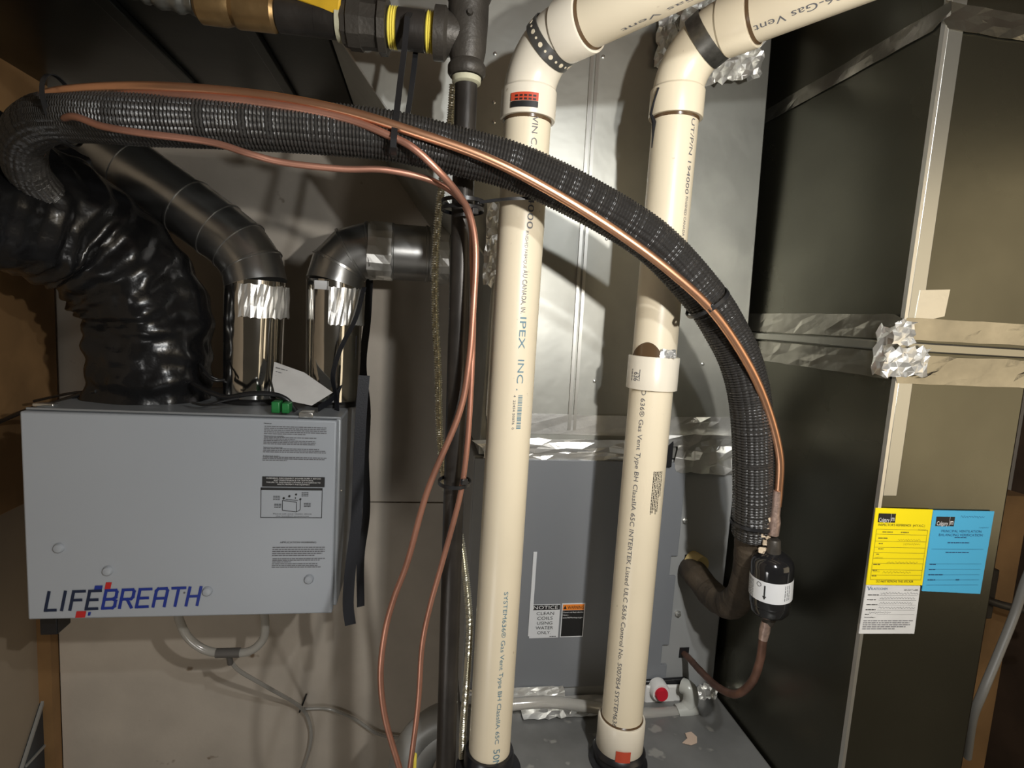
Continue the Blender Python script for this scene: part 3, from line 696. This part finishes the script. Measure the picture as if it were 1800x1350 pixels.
# copper lines
def cop(name, label, pts, rad, m_, step=.004, grp=None):
    return tag(obj(name, MB().sweep(spline(pp(pts), step), rad, 20), m_), label, 'copper tube', grp)
lq = thing('liquid_line', 'bright thick copper tube running along the black insulated line to the drier', 'copper tube', at(1360,925,.665))
obj('tube', MB().sweep(spline(pp([(60,330,.96),(26,280,.88),(36,205,.80),(70,172,.74),(130,158,.70),(270,153,.672),(450,167,.66),(600,194,.652),(720,230,.646),(850,276,.643),(960,331,.642),(1080,405,.642),(1180,479,.642),(1255,550,.643),(1315,640,.648),(1350,720,.655),(1370,800,.66),(1369,860,.664),(1366,890,.665)]),.004), .0054, 24), copper, lq)
part_label(obj('brazed_end', MB().sweep(pp([(1366,862,.664),(1364,890,.665),(1362,905,.665),(1361,918,.665),(1359,940,.665)]), lambda i,L,t:(.0055,.0060,.0064,.0080,.0070)[i], 24), solder, lq), 'silvery brazed joint')
cop('looped_copper_line', 'dull copper tube leaving the bundle and bowing furthest left beside gas pipe', [(64,322,.965),(42,280,.885),(48,215,.80),(85,186,.745),(130,170,.705),(270,166,.672),(450,180,.656),(600,207,.650),(690,241,.645),(730,263,.643),(772,302,.650),(806,342,.672),(826,378,.69),(836,440,.70),(832,541,.70),(824,640,.70),(806,730,.70),(752,861,.70),(717,985,.70),(693,1050,.70),(677,1110,.70),(669,1186,.70),(677,1262,.70),(702,1350,.70),(715,1400,.70)], .0040, copper_d)
cop('thin_copper_line', 'thin dull copper tube drooping below the insulated line then down past gas pipe', [(70,300,.96),(80,250,.80),(118,206,.69),(180,222,.66),(250,234,.655),(370,250,.655),(440,271,.655),(500,286,.66),(600,297,.665),(680,299,.668),(760,318,.675),(808,350,.69),(828,395,.705),(830,450,.712),(832,560,.712),(828,680,.71),(821,786,.708),(808,874,.708),(777,990,.705),(756,1065,.705),(742,1136,.705),(735,1237,.705),(721,1350,.70),(716,1400,.70)], .0036, copper_d)
cop('yellow_gas_tube', 'short yellow tube end at the bottom edge beside the copper tubes', [(729,1326,.72),(728,1350,.72),(726,1400,.72)], .0030, ytape)
# filter drier
dc = at(1355,1028,.665)
dd = (at(1348,1092,.668)-at(1357,962,.662)).normalized()
fd = thing('filter_drier', 'glossy black filter drier canister with a white label', 'filter drier', dc)
hb = .044
obj('canister', MB().lathe(dc-dd*(hb+.004), dd, [(0,.010),(.003,.0165),(.007,.0225),(.0115,.0256),(.0165,.0268),(.020,.0269),(.070,.0269),(.0725,.0262),(.073,.0252),(.083,.0246),(.088,.0210),(.092,.012)], 56), mat('gloss_black_enamel',(.012,.012,.013),0,.12,coat=.5), fd)
obj('inlet_fitting', MB().lathe(dc-dd*(hb+.022), dd, [(0,.0070),(.002,.0085),(.012,.0095),(.020,.010)], 24), iron_fit, fd)
obj('outlet_fitting', MB().lathe(dc+dd*(hb-.006), dd, [(0,.012),(.010,.0105),(.020,.0072)], 24), iron_fit, fd)
u0 = -Vector((dc.x,dc.y,0)).normalized(); s0 = dd.cross(u0).normalized(); s0 = s0 if s0.x > 0 else -s0; u0 = dd.cross(s0); u0 = u0 if u0.y < 0 else -u0
def dw(h, ang, rr=.0271): return dc + dd*h + (u0*math.cos(ang)+s0*math.sin(ang))*rr
lb = MB(); V = []; n = 30
for k in range(n+1):
    a_ = -1.9+3.6*k/n
    for h in (-.016,.013): V.append(dw(h,a_,.0272))
lb.add(V,[(2*k,2*k+1,2*k+3,2*k+2) for k in range(n)]); lb.flat = True
DL = obj('wrap_label', lb, label_w, fd); part_label(DL, 'white wraparound label')
t = MB()
# arrow
t.add([dw(-.011,-.27,.0276),dw(-.011,-.20,.0276),dw(.004,-.20,.0276),dw(.004,-.27,.0276)],[(0,1,2,3)])
t.add([dw(.004,-.33,.0276),dw(.004,-.14,.0276),dw(.009,-.235,.0276)],[(0,1,2)])
t.flat = True
part_label(obj('flow_arrow', t, ink, DL), 'black flow arrow')
t = MB()
rr_ = random.Random(5)
for k in range(9):
    a_ = -1.3+k*.085 if k < 6 else .70+(k-6)*.12
    h = -.013
    while h < .009:
        l_ = rr_.uniform(.002,.006); t.add([dw(h,a_,.0276),dw(h,a_+.03,.0276),dw(h+l_,a_+.03,.0276),dw(h+l_,a_,.0276)],[(0,1,2,3)]); h += l_+.001
q = []
for k in range(16):
    aa = 2*PI*k/16; q.append((dw(-.0105+.0032*math.sin(aa),-.52+.118*math.cos(aa),.0276), dw(-.0105+.0025*math.sin(aa),-.52+.09*math.cos(aa),.0276)))
for k in range(16): (a1,b1),(a2_,b2_) = q[k],q[(k+1)%16]; t.add([a1,a2_,b2_,b1],[(0,1,2,3)])
t.flat = True
obj('small_print', t, ink_grey, DL)
lo = [(1346,1096,.667),(1341,1125,.668),(1336,1160,.67),(1322,1198,.68),(1294,1220,.70),(1262,1208,.75),(1232,1180,.82),(1212,1158,.875),(1201,1148,.902)]
ll = spline(pp(lo), .004)
cu_ = thing('drier_outlet_tube', 'oxidised copper tube curving from the drier into the coil casing', 'copper tube', ll[len(ll)//2])
obj('tube', MB().sweep(ll, lambda i,L,t: .0056+.0004*noise.noise(Vector((L*80,0,0))), 20), copper_o, cu_)
obj('brazed_joint', MB().sweep(pp([(1347,1092,.667),(1344,1108,.668),(1341,1124,.668)]), lambda i,L,t:(.0062,.0072,.0060)[i], 18), solder, cu_)

# cable ties
def tie(label, c, axis, r_, ry=None, up=None, w_=.0045, head=None, tail=None, name='cable_tie'):
    c = Vector(c); t_ = thing(name, label, 'cable tie', c, 'black cable ties')
    axis = Vector(axis).normalized(); rg = ring(c, axis, r_, 40, ry, up)
    obj('band', MB().ribbon(rg, axis, w_, .0013, closed=True), black_p, t_)
    if head is not None:
        h = Vector(head); n_ = (h-c); n_ = (n_-axis*n_.dot(axis)).normalized(); t3 = n_.cross(axis)
        obj('head', MB().obox(h, axis, n_, t3, .0038, .0028, .0042), black_p, t_, bevel=.0008)
    if tail: obj('tail', MB().ribbon(spline(tail,.006), axis if False else Z_, .0035, .0012), black_p, t_)
    return t_
def hdir(x1,y1,x2,y2,Y=.68): return (at(x2,y2,Y)-at(x1,y1,Y)).normalized()
c = at(1240,533,.676); ax = hdir(1172,447,1300,630)
tie('black tie cinching copper tube to insulated line near the plenum right edge', c-Y_*.004, ax, .0275, ry=.0315, up=ax.cross(Y_), head=at(1250,541,.640))
c = at(1322,944,.692); tie('black tie around the lower end of the insulated line above the drier', at(1322,920,.69), Z_, .0282, head=None)
gcen = at(814,356,.722)
tie('upper black tie on the gas pipe, long tail reaching the left vent pipe', gcen, gd, .026, ry=.032, up=X_, head=at(841,355,.705),
    tail=[at(843,356,.700),at(870,352,.695),at(905,349,.69),(at(940,348,.692)),at(962,345,.70)])
tie('second black tie just below the upper one on the gas pipe', at(813,369,.722), gd, .0255, ry=.031, up=X_, head=at(834,371,.694))
tie('black tie joining copper tube and gas pipe at mid height', at(799,847,.726), gd, .021, ry=.027, up=X_, head=at(816,847,.700))
tie('black tie around the bundle at the far left bend', at(112,196,.735), hdir(85,205,140,205,.73), .033, ry=.037)
# hanging strap over the gas pipe carrying the hose
ht = thing('hanging_cable_tie', 'long black tie hanging the insulated line from the gas pipe', 'cable tie', at(697,270,.68))
loop = [(716,30,.714),(723,21,.735),(732,27,.766),(731,85,.768),(724,150,.758),(714,215,.745),(704,262,.715),(697,279,.68),(692,268,.650),(692,244,.638),(697,200,.655),(704,140,.690),(711,85,.708)]
P = pp(loop); P = spline(P+[P[0]],.006)[:-1]
obj('band', MB().ribbon(P, X_, .0065, .0016, closed=True), black_p, ht)

# ------------------------------------------------------------------ heat recovery ventilator
HX0,HX1,HY0,HY1,HZ0,HZ1 = -.628,-.1405,1.0,1.335,.903,1.257
hv = thing('heat_recovery_ventilator', 'large white box ventilator mounted on the plywood wall', 'ventilator', ((HX0+HX1)/2,1.17,HZ0))
obj('cabinet', MB().box((HX0+.004,HY0+.012,HZ0+.008),(HX1+.006,HY1,HZ1)), hrv_side, hv, bevel=.003)
fd_ = obj('front_door', MB().box((HX0,HY0,HZ0),(HX1,HY0+.016,HZ1-.002)), hrv_m, hv, bevel=.003)
part_label(fd_, 'white front door with blue and black logo')
tl = MB().box((HX0+.004,HY0+.008,HZ1-.001),(HX1+.006,HY0+.013,HZ1+.003)); obj('top_lip', tl, hrv_side, hv, bevel=.001)
fy = HY0-.0006
PX = lambda x, y, k=0: at(x, y, fy-k)
# logo drawn as strokes
glyph = {'L':[[(0,1),(0,0),(.72,0)]],'I':[[(0,1),(0,0)]],'F':[[(.8,1),(0,1),(0,0)],[(0,.52),(.66,.52)]],'E':[[(.8,1),(0,1),(0,0),(.8,0)],[(0,.5),(.68,.5)]],
 'B':[[(0,.5),(.62,.5),(.80,.60),(.80,.90),(.70,1),(0,1),(0,0),(.70,0),(.84,.10),(.84,.40),(.62,.5)]],'R':[[(0,0),(0,1),(.70,1),(.82,.90),(.82,.58),(.70,.47),(0,.47)],[(.42,.47),(.84,0)]],
 'A':[[(0,0),(0,.88),(.12,1),(.70,1),(.82,.88),(.82,0)],[(0,.45),(.82,.45)]],'T':[[(-.05,1),(.85,1)],[(.40,1),(.40,0)]],'H':[[(0,1),(0,0)],[(.82,1),(.82,0)],[(0,.5),(.82,.5)]]}
O0 = PX(80,1073); Oe = PX(316,1064)
hx = (Oe-O0); hx.y = 0; lx = hx.length; hx.normalize(); cap_h = .0315
def logo(word, start, m_, nm, adv, wid):
    t = MB(); x = start
    for ch, a_ in zip(word, adv):
        for st_ in glyph[ch]:
            P2 = [O0 + hx*(x + p[0]*wid + .20*cap_h*p[1]) + Z_*(p[1]*cap_h) for p in st_]
            for A_, B_ in zip(P2, P2[1:]):
                d_ = (B_-A_).normalized(); n_ = d_.cross(Y_)*.0024; e_ = d_*.0022
                z_ = Y_*(-.0004-random.random()*.0002)
                t.add([A_-e_-n_+z_, B_+e_-n_+z_, B_+e_+n_+z_, A_-e_+n_+z_],[(0,1,2,3)])
        x += a_
    t.flat = True
    return obj(nm, t, m_, fd_), x
o1, xe = logo('LIFE', 0, logo_navy, 'logo_lettering', [.0245,.0125,.0245,.0250], .0205); part_label(o1, 'black letters LIFE')
o2, xe2 = logo('BREATH', xe, logo_blue, 'logo_lettering', [.0262]*6, .0215); part_label(o2, 'blue letters BREATH')
def sq(px, py, w_, h_, m_):
    c = PX(px,py,.0004); s_ = .2*h_
    t = MB().add([c+X_*(-w_/2-s_/2)-Z_*h_/2, c+X_*(w_/2-s_/2)-Z_*h_/2, c+X_*(w_/2+s_/2)+Z_*h_/2, c+X_*(-w_/2+s_/2)+Z_*h_/2],[(0,1,2,3)]); t.flat = True
    obj('logo_square', t, m_, fd_)
sq(173,1033,.012,.0075,logo_blue); sq(190,1030,.009,.013,logo_red); sq(142,1080,.015,.0115,logo_red); sq(157,1079,.004,.0065,logo_blue)
obj('trademark_ring', MB().lathe(PX(324,1042), (0,-1,0), [(0,.0016),(.0004,.0016)], 12), ink_grey, fd_)
for x, y in ((104,963),(190,1003),(365,1039),(543,1018)):
    obj('door_cap', MB().lathe(PX(x,y)+Y_*.001, (0,-1,0), [(0,.0082),(.003,.0082),(.006,.0062),(.007,.002)], 24), hrv_m, fd_)
# printed labels on the door
t = MB(); k = 0
def para(x0p, y0p, x1p, n_, dy, widths, h=.0014):
    global k
    for i in range(n_):
        A_ = PX(x0p-i*.25, y0p+i*dy, .0003); B_ = PX(x1p, y0p+i*dy, .0003); k += 1
        t.dash((B_.x-A_.x)*widths[i], h, flat(A_,X_,Z_), k, .005)
para(465,750,574,5,3.2,(1,1,1,1,.66)); para(464,769,574,5,2.9,(.84,.5,.82,.83,.82)); para(463,789,574,3,2.9,(.88,.98,.99)); para(462,804,574,3,2.7,(1,.97,.38))
para(479,963,571,5,3.6,(1,1,1,.95,.8)); para(479,983,571,3,2.8,(1,.9,.36)); para(478,992,571,3,3.0,(.86,.86,.92))
obj('small_print', t, ink_grey, fd_)
t = MB()
for s_, x, y, x2 in (('Notice:',464,745,478),('Maintenance weekly:',464,767,500),('Seasonal cleaning:',463,787,497),('Authorised dealer:',462,802,492)): A_ = PX(x,y,.0004); t.text(s_, PX(x2,y).x-A_.x, .0020, flat(A_,X_,Z_))
A_ = PX(492,955,.0004); t.text('APPLICATION WARNING', PX(556,953).x-A_.x, .0032, flat(A_,X_,Z_))
A_ = PX(480,904,.0004); t.text('Please ask your dealer about', PX(548,904).x-A_.x, .0018, flat(A_,X_,Z_)); A_ = PX(485,908,.0004); t.text('the installed accessories', PX(543,908).x-A_.x, .0018, flat(A_,X_,Z_))
obj('heading_print', t, ink, fd_)
A_ = PX(461,855); B_ = PX(571,839)
wbx = obj('warning_band', MB().box((A_.x,fy-.0006,A_.z),(B_.x,fy,B_.z)), ink, fd_); part_label(wbx, 'black warning band')
t = MB(); A_ = PX(462,848).z
W3 = B_.x-PX(461,855).x; X0 = PX(461,855).x
for i, s_ in enumerate(('WARNING: DISCONNECT POWER SUPPLY BEFORE','ANY MAINTENANCE OR SERVICING.','FAILURE TO DISCONNECT POWER IS DANGEROUS TO','HEALTH, PROPERTY AND EQUIPMENT')):
    ww = W3*(.88,.64,.86,.52)[i]; t.text(s_, ww, .0023, flat((X0+(W3-ww)/2,fy-.0010,B_.z-.0038-i*.0036),X_,Z_))
obj('band_lettering', t, white_ink, wbx)
t = MB(); A_ = PX(458,910); B_ = PX(567,858)
for p, q in (((A_.x,A_.z),(B_.x,A_.z+.0008)),((A_.x,A_.z),(A_.x+.0008,B_.z)),((B_.x-.0008,A_.z),(B_.x,B_.z)),((A_.x,B_.z-.0042),(B_.x,B_.z))): t.box((p[0],fy-.0005,p[1]),(q[0],fy,q[1]))
Wd = B_.x-A_.x; Hd = B_.z-A_.z
bxl = lambda a0,b0,a1,b1: t.ribbon([(A_.x+a0*Wd,fy-.0004,A_.z+b0*Hd),(A_.x+a1*Wd,fy-.0004,A_.z+b1*Hd)], Vector((b1-b0,0,a0-a1)), .0008, .0003)
for L4 in ((.35,.25,.35,.58),(.35,.58,.58,.52),(.58,.52,.58,.20),(.58,.20,.35,.25),(.58,.20,.64,.27),(.64,.27,.64,.60),(.40,.62,.60,.58)): bxl(*L4)
for cx_, cz_, q in ((.37,.65,.035),(.46,.72,.035),(.57,.78,.03),(.56,.66,.02),(.64,.62,.03)): t.lathe((A_.x+cx_*Wd,fy,A_.z+cz_*Hd),(0,-1,0),[(0,q*Wd*.55),(.0005,q*Wd*.55)],14)
for cx_, cz_ in ((.20,.70),(.22,.44),(.66,.83),(.70,.48)):
    for j in range(3): t.dash(Wd*.11,.0011,flat((A_.x+cx_*Wd,fy-.0004,A_.z+cz_*Hd-j*.0028),X_,Z_),j+int(cx_*50),.003)
obj('diagram', t, ink, fd_)
for x, y, in ((595,862),):
    obj('side_screw', MB().lathe((HX1+.006,1.03,at(595,862,1.03).z),(1,0,0),[(0,.003),(.002,.002)],10), screw_m, hv)
obj('latch', MB().box((at(545,716,1.03).x-.014,1.005,HZ1),(at(545,716,1.03).x+.010,1.030,HZ1+.010)), screw_m, hv, bevel=.002)
obj('latch', MB().box((at(100,716,1.06).x-.02,1.03,HZ1),(at(100,716,1.06).x+.012,1.045,HZ1+.006)), screw_m, hv, bevel=.002)
for x in (98,178,520):
    b3 = at(x,1098,1.20 if x > 100 else 1.08); obj('rubber_foot', MB().box((b3.x-.014,b3.y-.02,HZ0-(.062 if x < 100 else .040)),(b3.x+.014,b3.y+.02,HZ0+.009)), black_r, hv, bevel=.002)

# round silver ducts on top
def round_duct(label, base_px, top_px, path_px, r0, Yb, gores, extra=None):
    bp = at(*base_px, Yb); bp.z = HZ1; tp = at(*top_px, Yb)
    d_ = thing('round_duct', label, 'duct', bp, 'silver round ducts on the ventilator')
    obj('base_collar', MB().lathe(bp, Z_, [(0,r0*1.08),(.006,r0*1.08),(.010,r0*1.0)], 40), black_p, d_)
    obj('foil_wrapped_riser', MB().sweep([bp+(tp-bp)*(i/24)+Z_*.004 for i in range(25)], lambda i,L,t: r0*(1+.015*noise.noise(Vector((math.cos(t)*2,math.sin(t)*2,L*5)))-.03*(1-i/24)), 64), duct_foil, d_)
    P = [tp]+[at(x,y,Y) for x,y,Y in path_px]
    # gored elbow: straight segments with raised joints
    for nm, Q in (('elbow', P[:gores+1]), ('duct_run', P[gores:])):
        Q = [Q[0]-(Q[1]-Q[0]).normalized()*.004] + Q[1:]
        obj(nm, MB().sweep(Q, r0*1.02, 56), duct_metal, d_, angle=12)
    for i in range(len(P)-1):
        e_ = (P[i+1]-P[i]).normalized(); f_ = (P[min(i+2,len(P)-1)]-P[i]).normalized()
        obj('joint_bead', MB().lathe(P[i+1]-f_*.003, f_, [(0,r0*1.02),(.001,r0*1.055),(.005,r0*1.055),(.006,r0*1.02)], 56), duct_metal, d_)
    return d_, P
DA, PA = round_duct('left silver round duct bending away to the upper left behind black hose', (445,700),(450,497),[(443,465,1.175),(420,433,1.18),(385,405,1.19),(330,365,1.20),(230,297,1.22),(140,235,1.23)], .0555, 1.17, 4)
DB, PB = round_duct('right silver round duct turning right into the plenum behind gas pipe', (585,694),(589,497),[(597,468,1.175),(617,448,1.175),(650,440,1.175),(690,443,1.175),(750,447,1.18),(795,449,1.18),(850,452,1.185)], .0530, 1.17, 4)
def wrapfoil(par, c, e_, r_, w_, a0, a1, seed, nm='foil_tape'):
    u = e_.orthogonal().normalized(); v = e_.cross(u); rnd = random.Random(seed); n_ = 22; m2 = 3; V = []
    for i in range(n_+1):
        for j in range(m2+1):
            a_ = a0+(a1-a0)*i/n_; rr2 = r_+.0018+rnd.uniform(0,.0028)
            V.append(c + e_*(w_*(j/m2-.5)+rnd.uniform(-.002,.002)) + u*(rr2*math.cos(a_)) + v*(rr2*math.sin(a_)))
    obj(nm, MB().add(V,[(i*(m2+1)+j,(i+1)*(m2+1)+j,(i+1)*(m2+1)+j+1,i*(m2+1)+j+1) for i in range(n_) for j in range(m2)]), foil_m, par, smooth=False)
wrapfoil(DB, (PB[3]+PB[4])/2, (PB[4]-PB[3]).normalized(), .0535, .045, 0, 2*PI, 51)
wrapfoil(DB, PB[6]*.5+PB[5]*.5, (PB[6]-PB[5]).normalized(), .0535, .035, 0, 2*PI, 52)
wrapfoil(DB, PB[0]-Z_*.045, Z_, .054, .07, -2.4, -.6, 53)
wrapfoil(DA, PA[0]-Z_*.035, Z_, .057, .06, -2.6, -.6, 54)
q = at(563,497,1.17-.056); obj('duct_label', MB().box((q.x-.010,q.y-.002,q.z-.012),(q.x+.012,q.y,q.z+.004)), label_w, DB)

# black flexible duct
fpts = spline(pp([(262,712,1.17),(265,640,1.17),(264,575,1.17),(250,520,1.16),(212,465,1.14),(150,415,1.11),(70,380,1.06),(-20,358,1.0),(-110,340,.95)]), .006)
def frad(i, L, t):
    return (.100+.006*min(1,L*2)) + .0028*math.sin(L*2*PI/.046+2.5*noise.noise(Vector((t*1.2,L*8,3)))) + .013*noise.noise(Vector((math.cos(t)*1.6,math.sin(t)*1.6,L*12))) + .0035*noise.noise(Vector((math.cos(t)*5,math.sin(t)*5,L*45)))
bfd = thing('flexible_duct', 'fat wrinkled black insulated flexible duct rising from the ventilator', 'duct', fpts[0])
obj('film_jacket', MB().sweep(fpts, frad, 96), flexm, bfd)
# second black flex bundle behind, upper left
f2 = spline(pp([(-60,230,1.12),(40,285,1.16),(130,300,1.2),(240,285,1.22),(330,330,1.24)]), .01)
tag(obj('black_vapour_wrap', MB().sweep(f2, lambda i,L,t: max(.012,.058-.10*L)+.008*noise.noise(Vector((math.cos(t)*2,math.sin(t)*2,L*12))), 40), flexm), 'loose black plastic wrapped over ducts at the upper left corner', 'plastic wrap')

# wires, straps, paper on top of the ventilator
wires = [([(358,655,1.10),(375,668,1.09),(395,668,1.10)],.0028),([(352,640,1.12),(368,660,1.1),(398,672,1.11)],.002),([(340,675,1.09),(370,690,1.06),(400,698,1.05),(440,692,1.045),(480,693,1.045),(505,703,1.045),(520,722,1.05)],.0045),
 ([(338,708,1.04),(362,712,1.03),(395,704,1.03),(420,700,1.035)],.0022),([(170,688,1.10),(140,694,1.12),(95,708,1.14),(50,720,1.16),(-20,750,1.2)],.0040),([(162,688,1.13),(120,692,1.15),(60,705,1.2)],.0025)]
labs = ['thin black wire arching between the flexible duct and left silver duct','fine black wire touching the left silver duct','thick black cable arching over the green connector','fine reddish black wire lying on the ventilator top','black cable running left from the flexible duct base to the wooden post','fine black cable behind the cable at the far left']
for (pts_, r_), lb_ in zip(wires, labs): tag(obj('black_wire', MB().sweep(spline(pp(pts_),.005), r_, 12), black_p), lb_, 'wire', 'wires on the ventilator')
gc_ = thing('green_connector', 'small green terminal connector on the ventilator top beside the white paper', 'connector', (at(490,716,1.03).x,1.03,HZ1))
gx0 = at(479,716,1.03).x
obj('terminal_block', MB().box((gx0,1.02,HZ1+.004),(gx0+.014,1.045,HZ1+.024)), green_p, gc_, bevel=.002)
obj('terminal_block', MB().box((gx0+.017,1.02,HZ1+.004),(gx0+.030,1.045,HZ1+.022)), green_p, gc_, bevel=.002)
pc = [at(482,636,1.105),at(535,655,1.095),at(585,690,1.06),at(548,713,1.045),at(485,700,1.055),at(478,670,1.08)]
pn = thing('paper_note', 'white curling paper tag standing on the ventilator between the silver ducts', 'paper', pc[3])
obj('sheet', MB().prism([p for p in pc],(0,.0012,0)), paper, pn)
t = MB()
for i in range(6): A_ = at(486-i*.3,646+i*7,1.096-i*.003); t.dash(.022-.002*i,.0014,flat(A_-Y_*.004,(X_*.95-Z_*.25),Z_),i,.006)
obj('handwriting', t, ink_grey, pn)
def strap(label, pts_, w_, wd=X_, t_=.0018, par=None):
    return tag(obj('webbing_strap', MB().ribbon(spline(pp(pts_),.01), wd, w_, t_), strap_m, bevel=0), label, 'strap', 'black webbing straps')
strap('wide black strap hanging lowest at the right side of the ventilator', [(640,660,1.05),(634,740,1.05),(630,830,1.05),(626,920,1.045),(616,1000,1.04),(612,1060,1.04),(616,1098,1.04)], .020, Vector((1,.15,0)))
strap('second black strap just right of the widest strap, ending higher', [(650,480,1.25),(646,560,1.24),(638,640,1.22),(645,720,1.16),(642,800,1.14),(644,900,1.14),(634,980,1.12),(634,1066,1.11)], .015, Vector((.9,.4,0)))
strap('black strap sweeping diagonally across the right silver duct', [(640,505,1.10),(625,560,1.085),(600,610,1.08),(585,660,1.085),(592,705,1.10),(590,755,1.06)], .011, Vector((.7,-.7,0)))
strap('thin black strap end draped on the ventilator right corner', [(560,718,1.05),(585,700,1.10),(610,668,1.14),(625,640,1.15),(628,590,1.15)], .012, Vector((.3,.95,0)))

# drain tubes below the ventilator
du = thing('drain_loop', 'grey clear drain hose loop hanging under the ventilator', 'hose', at(400,1148,1.18))
obj('loop_hose', MB().sweep(spline([at(312,1070,1.18),at(316,1092,1.18),at(332,1122,1.18),at(362,1143,1.18),at(400,1148,1.18),at(440,1144,1.18),at(463,1122,1.18),at(466,1092,1.18),at(462,1068,1.18)],.005), .0085, 20), clear_p, du)
obj('hose_tee', MB().sweep([at(380,1148,1.18),at(422,1147,1.18)], .0098, 16).cyl(at(402,1148,1.18),at(405,1166,1.19),.006), mat('grey_fitting',(.12,.11,.10),0,.5), du)
obj('outlet_tube', MB().sweep(spline([at(404,1160,1.19),at(422,1180,1.22),at(470,1208,1.28),at(528,1243,1.37),at(545,1275,1.385),at(545,1310,1.385),at(530,1360,1.385)],.006), .0045, 14), clear_p, du)
tag(obj('wall_tube', MB().sweep(spline([at(532,1246,1.385),at(575,1246,1.385),at(620,1262,1.385),at(665,1290,1.385),at(720,1300,1.38)],.006), .0038, 14), clear_p), 'thin clear tube running right across the plywood wall', 'tube')
tag(obj('wall_clip', MB().ribbon([at(538,1222,1.385),at(527,1250,1.385)], X_, .004, .012), black_p), 'tiny black clip holding tubes on the plywood wall', 'clip')
print('done')
